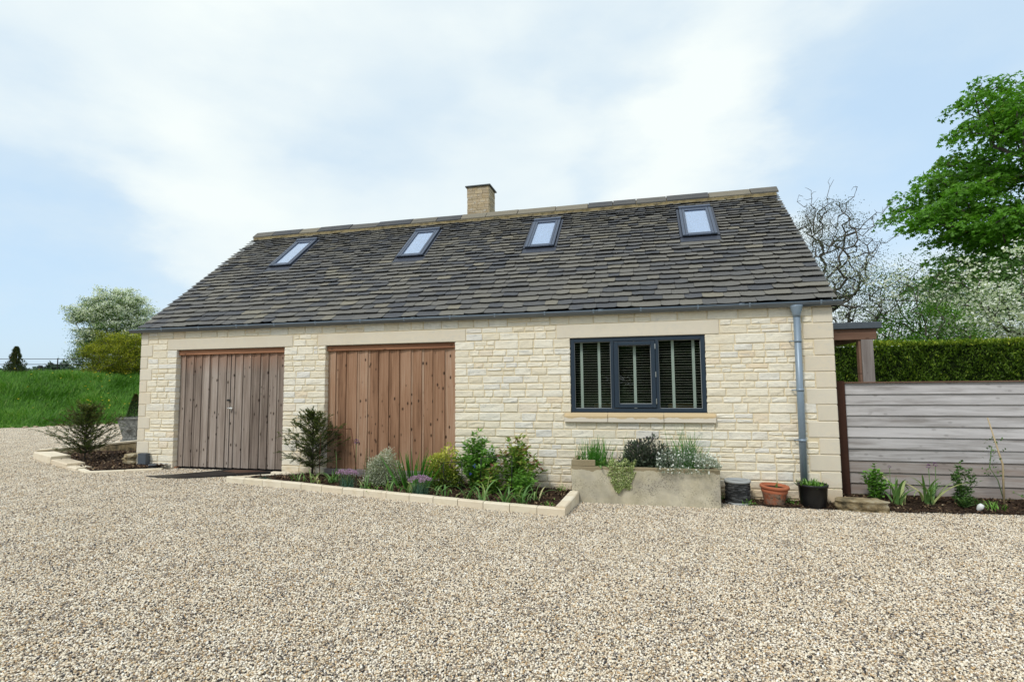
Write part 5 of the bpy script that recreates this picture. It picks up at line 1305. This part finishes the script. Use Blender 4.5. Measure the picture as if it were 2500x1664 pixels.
def haw(name, base, trunkh, envf, lo, hi, ntg, nleaf, label, wfrac, seed, leafmat='haw', r0=.12, lsz=.05, gnarl=.25, spread=.28, cat='tree', bare=0, step=.3, white_fn=None, flat=.45, wsz=.045, tip=.006, group=None):
    r = np.random.default_rng(seed); e = empty(name, base, label, cat, group)
    tg = np.array(sample_env(ntg, envf, lo, hi, r))
    grow(e, None, [(0, 0, -.3), (.03, .02, trunkh * .5), (-.02, 0, trunkh)], list(tg), r0, seed=seed, step=step, gnarl=gnarl, tip=tip)
    keep = tg[r.uniform(0, 1, len(tg)) > bare]
    C = np.repeat(keep, nleaf, 0); m = len(C); off = r.normal(0, 1, (m, 3)) * [spread, spread, spread * flat]; P = C + off
    leaf_mesh('crown', P, rdir(m, -.3) + [0, 0, .1], r.uniform(.6, 1.2, m) * lsz, lsz * .62, rnd=np.clip(r.normal(.45, .2, m) + np.repeat(r.normal(0, .20, len(keep)), nleaf), 0, 1), mat=M[leafmat], parent=e)
    if wfrac:
        nw = max(2, int(nleaf * wfrac * .5)); wt = keep if white_fn is None else keep[[r.uniform(0, 1) < white_fn(p) for p in keep]]
        C = np.repeat(wt, nw, 0); m = len(C); off = r.normal(0, 1, (m, 3)) * [spread, spread, spread * flat * 1.0]; off[:, 2] += spread * .2; P = C + off
        q = 5; P2 = np.repeat(P, q, 0) + r.normal(0, wsz * .6, (m * q, 3)) * [1, 1, .6]
        leaf_mesh('blossom', P2, rdir(m * q, 0) * [1, 1, .9], r.uniform(.6, 1.1, m * q) * wsz, wsz * .8, mat=M['blossom'], parent=e)
    return e
def ell(cx, cy, cz, ax, ay, az, lump=.15, f=3.):
    def g_(p):
        q = math.sqrt(((p[0] - cx) / ax) ** 2 + ((p[1] - cy) / ay) ** 2 + ((p[2] - cz) / az) ** 2)
        return 0 if q > 1 - lump + lump * math.sin(f * p[0] + 2 * p[2]) * math.cos(f * .7 * p[2] + p[1]) else .25 + .75 * q
    return g_
# big white hawthorn behind the hedge, right
haw('hawthorn_tree', (17.6, 10.6, 0), 1.6, ell(0, 0, 3.4, 3.9, 2.9, 2.15, .18, 1.6), (-4, -2.95, 1.6), (4, 2.3, 5.7), 400, 64, 'broad hawthorn covered in white blossom behind the right end of the hedge', .55, 51, 'haw', .16, .055, white_fn=lambda p: .10 + .72 * (p[0] > -.6) * (p[2] < 4.2), spread=.25, wsz=.085)
# sparser hawthorn against the gable
haw('hawthorn_tree', (14.5, 10.4, 0), 1.4, ell(0, 0, 3.7, 1.9, 1.6, 1.7, .2, 2.2), (-2, -1.7, 1.8), (2, 1.7, 5.6), 190, 30, 'thin hawthorn with scattered white blossom just right of the gable', .22, 52, 'haw_dull', .12, .045, spread=.24, wsz=.045)
# gnarled nearly bare tree
haw('bare_tree', (13.9, 10.1, 0), 2.4, ell(.35, 0, 5.45, 1.55, 1.2, 1.75, .12, 2.6), (-1.4, -1.3, 3.4), (2.2, 1.3, 7.3), 360, 40, 'gnarled nearly bare tree with twisting twigs above the roof verge', .4, 53, 'haw_dull', .13, .045, gnarl=.42, bare=.25, step=.22, spread=.18, tip=.0055, white_fn=lambda p: .5 * (p[2] < 5))
# long wandering shoots on it
e = [o for o in COL.objects if o.name == 'bare_tree'][0]; m = MB(); r = np.random.default_rng(6)
for (a, b, c, tx, ty, tz) in ((.3, 0, 5.6, 2.35, .3, 7.0), (.4, .2, 5.8, 2.1, 0, 6.3), (.0, 0, 6.2, .35, 0, 7.5), (-.2, 0, 6.0, -.5, 0, 7.25), (.5, 0, 6.2, 1.1, 0, 7.35), (.9, 0, 5.2, 2.0, 0, 5.75), (-.1, .2, 6.1, -.15, 0, 7.35)):
    p0 = np.array([a, b, c]); p1 = np.array([tx, ty, tz]); pts = [p0 + (p1 - p0) * t + r.normal(0, .07, 3) * (0 < t < 1) for t in np.linspace(0, 1, 9)]
    m.tube(pts, np.linspace(.022, .005, 9), 5)
    for q in range(2, 9):
        s = pts[q]; d = unit(r.normal(0, 1, 3) + [0, 0, .6]); m.tube([s, s + d * .13 + r.normal(0, .02, 3), s + d * .24 + r.normal(0, .05, 3)], [.008, .006, .003], 4)
m.build('twig', M['bark'], e)
haw('green_shrub', (16.2, 9.6, 0), .8, ell(0, 0, 2.6, 1.5, 1.0, 1.15, .12, 3.), (-1.6, -1, 1.2), (1.6, 1, 3.8), 120, 70, 'rounded plain green shrub above the hedge beyond the canopy', 0, 54, 'maple', .08, .07, spread=.2, cat='shrub')
haw('green_shrub', (20.6, 12.5, 0), 1.2, ell(0, 0, 3.2, 2.6, 1.6, 2.2, .12, 2.), (-2.7, -1.7, 1), (2.7, 1.7, 5.5), 160, 70, 'dark green bush under the sycamore at the right edge', 0, 55, 'haw', .1, .09, spread=.3, cat='shrub')
# hedge
e = empty('yew_hedge', (13, 8.2, 0), 'long clipped yew hedge standing behind the board fence', 'hedge')
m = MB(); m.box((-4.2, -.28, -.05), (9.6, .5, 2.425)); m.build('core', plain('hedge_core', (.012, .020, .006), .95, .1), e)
n = 62000; X = rng.uniform(-4.3, 9.5, n); top = rng.uniform(0, 1, n) < .28
lum = .05 * np.sin(X * 2.3) + .04 * np.sin(X * 5.1 + 1)
Zt = 2.50 - .009 * X + .02 * np.sin(X * 1.7) + .015 * np.sin(X * 4.3)
Z = np.where(top, Zt + rng.normal(0, .03, n), rng.uniform(.9, 1, n) * 0 + rng.uniform(.6, 2.52, n)); Yf = -.42 + .06 * np.sin(X * 3 + Z * 2.5) + .05 * np.sin(X * 9 - Z * 7) + .03 * np.sin(X * 17 + Z * 13) + np.abs(rng.normal(0, .07, n))
Yy = np.where(top, rng.uniform(-.42, .6, n), Yf); P = np.stack([X, Yy, np.minimum(Z, Zt + .05)], 1)
D = np.where(top[:, None], rng.normal(0, .5, (n, 3)) + [0, -.3, 1], rng.normal(0, .55, (n, 3)) + [0, -.45, .75])
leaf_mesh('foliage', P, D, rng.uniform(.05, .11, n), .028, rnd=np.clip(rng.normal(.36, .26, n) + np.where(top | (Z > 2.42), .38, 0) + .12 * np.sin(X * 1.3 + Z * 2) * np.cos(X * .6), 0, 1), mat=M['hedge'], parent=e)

# left side: hawthorn, golden bush, dwarf conifer, field rails
def gz(x, y): return float(ground_z(x, y))
bx, by = -22.9, 18.5
haw('hawthorn_tree', (bx, by, gz(bx, by) - .1), .7, lambda p: (lambda q: 0 if q > 1 else .3 + .7 * q)((abs(p[0] / 2.0) ** 2.6 + abs(p[1] / 2.) ** 2.4 + abs((p[2] - 2.4) / 3.0) ** 2.8) ** .4 + .13 * math.sin(3 * p[0] + p[2] * 2.3) + .10 * math.sin(5.3 * p[0] - 1)), (-2.5, -2., .1), (2.5, 2., 5.6), 620, 110, 'white flowering hawthorn on the grass bank left of the building', .5, 61, 'haw', .13, .075, white_fn=lambda p: .08 + .72 * sstep((p[2] - 1.9) / 1.6) , spread=.24, wsz=.095, flat=.40)
bx, by = -17.7, 14.3
haw('golden_bush', (bx, by, gz(bx, by) - .1), .3, ell(-.1, 0, 1.1, 1.9, 1.3, 1.6, .16, 4.), (-1.8, -1.3, 0), (1.8, 1.3, 2.6), 420, 90, 'clipped yellow green bush between hawthorn and the left gable', 0, 62, 'golden', .08, .06, spread=.16, cat='shrub')
bx, by = -20.6, 11.6
e = empty('dwarf_conifer', (bx, by, gz(bx, by) - .1), 'small dark pointed conifer by the field rails at the far left', 'conifer'); n = 4200
t = rng.uniform(0, 1, n) ** .8; h_ = 1.5; a = rng.uniform(0, 6.28, n); lb_ = .7 + .22 * np.sin(4 * a + t * 9) + .18 * np.sin(t * 26 + a * 2); rad = .46 * (1 - t) ** .75 * (.45 + .75 * np.abs(np.sin(3.5 * a + t * 15))) * lb_ * 1.15 * np.sqrt(rng.uniform(.3, 1, n)) + .02
P = np.stack([rad * np.cos(a), rad * np.sin(a), .05 + t * h_], 1); leaf_mesh('foliage', P, np.stack([np.cos(a) * .6, np.sin(a) * .6, 1 + 0 * a], 1) + rng.normal(0, .3, (n, 3)), .09, .03, mat=M['conifer'], parent=e)
m = MB(); m.tube([(0, 0, -.1), (0, 0, 1.2)], [.03, .01], 5); m.build('trunk', M['bark'], e)
e = plant('potted_conifer', (-3.98, 3.42, .75), 'little dark cone shaped box tree growing in the stone urn', 'conifer'); n = 5200
t = rng.uniform(0, 1, n) ** .85; a = rng.uniform(0, 6.28, n); rad = (.19 * (1 - t) ** .8 + .012) * (rng.uniform(.45, 1, n)) ** .4
P = np.stack([rad * np.cos(a), rad * np.sin(a), t * .64], 1); leaf_mesh('foliage', P, np.stack([np.cos(a), np.sin(a), .6 + 0 * a], 1) + rng.normal(0, .4, (n, 3)), .026, .016, rnd=np.clip(rng.normal(.4, .2, n) + .55 * (t > .72) * rng.uniform(0, 1, n), 0, 1), mat=M['conifer'], parent=e)
m = MB(); m.tube([(0, 0, -.12), (0, 0, .5)], [.014, .006], 5); m.build('trunk', M['bark'], e)
fr_ = empty('field_rail_fence', (-21.2, 13.6, 2.1), 'thin dark estate rail fence on top of the grass bank', 'fence')
FA, FB = np.array([-29.5, 9.6]), np.array([-17.5, 15.4])
def fp(t, z): p = FA + (FB - FA) * t; return (p[0] + 21.2, p[1] - 13.6, z)
for z in (.12, .42, .72, 1.0):
    m = MB(); m.tube([fp(0, z), fp(1, z)], .016, 5); m.build('rail', M['fence_iron'], fr_)
for t in np.linspace(0, 1, 8):
    m = MB(); m.tube([fp(t, -.4), fp(t, 1.04)], .028, 5); m.build('post', M['fence_iron'], fr_)
e = empty('gate_post', (-21.3, 13.2, 2.05), 'short thick dark post standing by the field rails', 'post'); m = MB(); m.box((-.06, -.06, -.3), (.06, .06, .70)); m.build('post', M['fence_iron'], e, bevel=.01)
# long grass on the bank
n = 165000; u = rng.uniform(-3.5, 11, n); d = rng.uniform(-.12, 9.5, n) ** 1.0; tdir = np.array([.6, .8])
X = EDGE0[0] + tdir[0] * (u - 1.5) + EN[0] * d; Y_ = EDGE0[1] + tdir[1] * (u - 1.5) + EN[1] * d
patchn = np.sin(X * 1.3 + Y_ * .7) * np.cos(Y_ * 1.1 - X * .5) + .5 * np.sin(X * 3.1) * np.cos(Y_ * 2.7)
Z = ground_z(X, Y_) - .04; ln = (.34 + .12 * patchn + rng.uniform(-.10, .18, n)) * np.clip(.35 + d / 1.2, 0, 1)
az = 2.2 + 1.4 * patchn + rng.normal(0, 1.1, n)
o = blade_mesh('meadow_grass', np.stack([X, Y_, Z], 1), az, ln, rng.uniform(.014, .030, n), rng.uniform(.05, .6, n), rng.uniform(.3, 1.6, n), M['grass'], None, 3, rnd=np.clip(rng.normal(.42, .24, n) + .18 * patchn, 0, 1))
tag(o, 'long rough green grass growing over the bank left of the drive', 'grass', kind='stuff')
n = 120; u = rng.uniform(-1, 10, n); d = rng.uniform(.3, 9, n)
cl = rng.integers(0, 9, n); cu = rng.uniform(0, 9, 9); cdn = rng.uniform(.8, 6, 9); u = np.where(rng.uniform(0, 1, n) < .75, cu[cl] + rng.normal(0, .5, n), u); d = np.where(u == u, np.where(rng.uniform(0, 1, n) < .75, np.clip(cdn[cl] + rng.normal(0, .5, n), .2, 9), d), d)
X = EDGE0[0] + tdir[0] * u + EN[0] * d; Y_ = EDGE0[1] + tdir[1] * u + EN[1] * d; Z = ground_z(X, Y_) + .42 + rng.uniform(-.03, .14, n)
C = np.repeat(np.stack([X, Y_, Z], 1), 5, 0); a = np.tile(np.arange(5) * 1.257, n); o = leaf_mesh('yellow_wildflowers', C, np.stack([np.cos(a), np.sin(a) * .6 - .3, .4 + 0 * a], 1), .046, .044, mat=M['yellow_flower'])
tag(o, 'small yellow flowers scattered through the long grass of the bank', 'wildflowers', kind='stuff')
# stones lying along the foot of the bank
random.seed(31); cm = MB()
for i in range(30):
    t = i * .36 - 1.5; x = EDGE0[0] + .6 * t + random.uniform(-.1, .1) + .8 * .12; y = EDGE0[1] + .8 * t - .6 * .12; s = random.uniform(.08, .22)
    V = IV * np.array([s, s * .7, s * .35]) * (1 + rng.normal(0, .12, (12, 1))) + [x, y, .16]; cm.add(V, IF)
tag(cm.build('edging_stones', M['rock']), 'half buried stones along the foot of the grass bank', 'stones', kind='stuff')
# far wooded skyline
r = np.random.default_rng(90); dl = ['rounded hazy far tree standing highest on the left skyline', 'low far tree line nearest the left edge', 'low far tree line right of the dwarf conifer', 'low far tree mass behind the white hawthorn']
for i, (az, w, h_) in enumerate(((-.9405, 16, 12.0), (-1.0, 22, 9.5), (-.968, 22, 9.6), (-.915, 26, 9.2))):
    ds = 330.; a = az; x = 8.78 + ds * math.sin(a); y = -7.75 + ds * math.cos(a)
    e = empty('distant_trees', (x, y, 2.0), dl[i], 'tree', rz=-a); n = 1500
    X = r.uniform(-w / 2, w / 2, n); hh = h_ * (1 - (np.abs(X) / (w / 2)) ** 3 * .6) * (.9 + .1 * np.sin(X * 1.1)); P = np.stack([X, r.uniform(-4, 4, n), hh * r.uniform(.0, 1, n)], 1)
    leaf_mesh('crown', P, rdir(n, -.5), 2.2, 1.6, mat=M['far'], parent=e)
    m = MB(); m.tube([(0, 0, -1), (0, 0, h_ * .7)], [.5, .2], 5); m.build('trunk', M['bark'], e)

# unseen trees added behind the camera so the window glass reflects something dark
for i, (x, y, ax_, hz_) in enumerate(((2., -25., 5.5, 3.2), (12.2, -27., 6.2, 2.5), (21.5, -24., 5.0, 3.4), (-9., -22., 5.5, 3.4))):
    haw('boundary_tree', (x, y, 0), 1.2, ell(0, 0, hz_, ax_, 2.2, hz_, .08, 1.4), (-ax_, -2.2, .2), (ax_, 2.2, 2 * hz_), 200, 60, ['broad dark tree opposite the left door across the drive', 'lower dark tree straight behind the viewpoint', 'tall dark tree opposite the board fence', 'broad dark tree furthest left across the drive'][i], 0, 70 + i, 'haw', .2, .46, spread=.55, flat=.8)
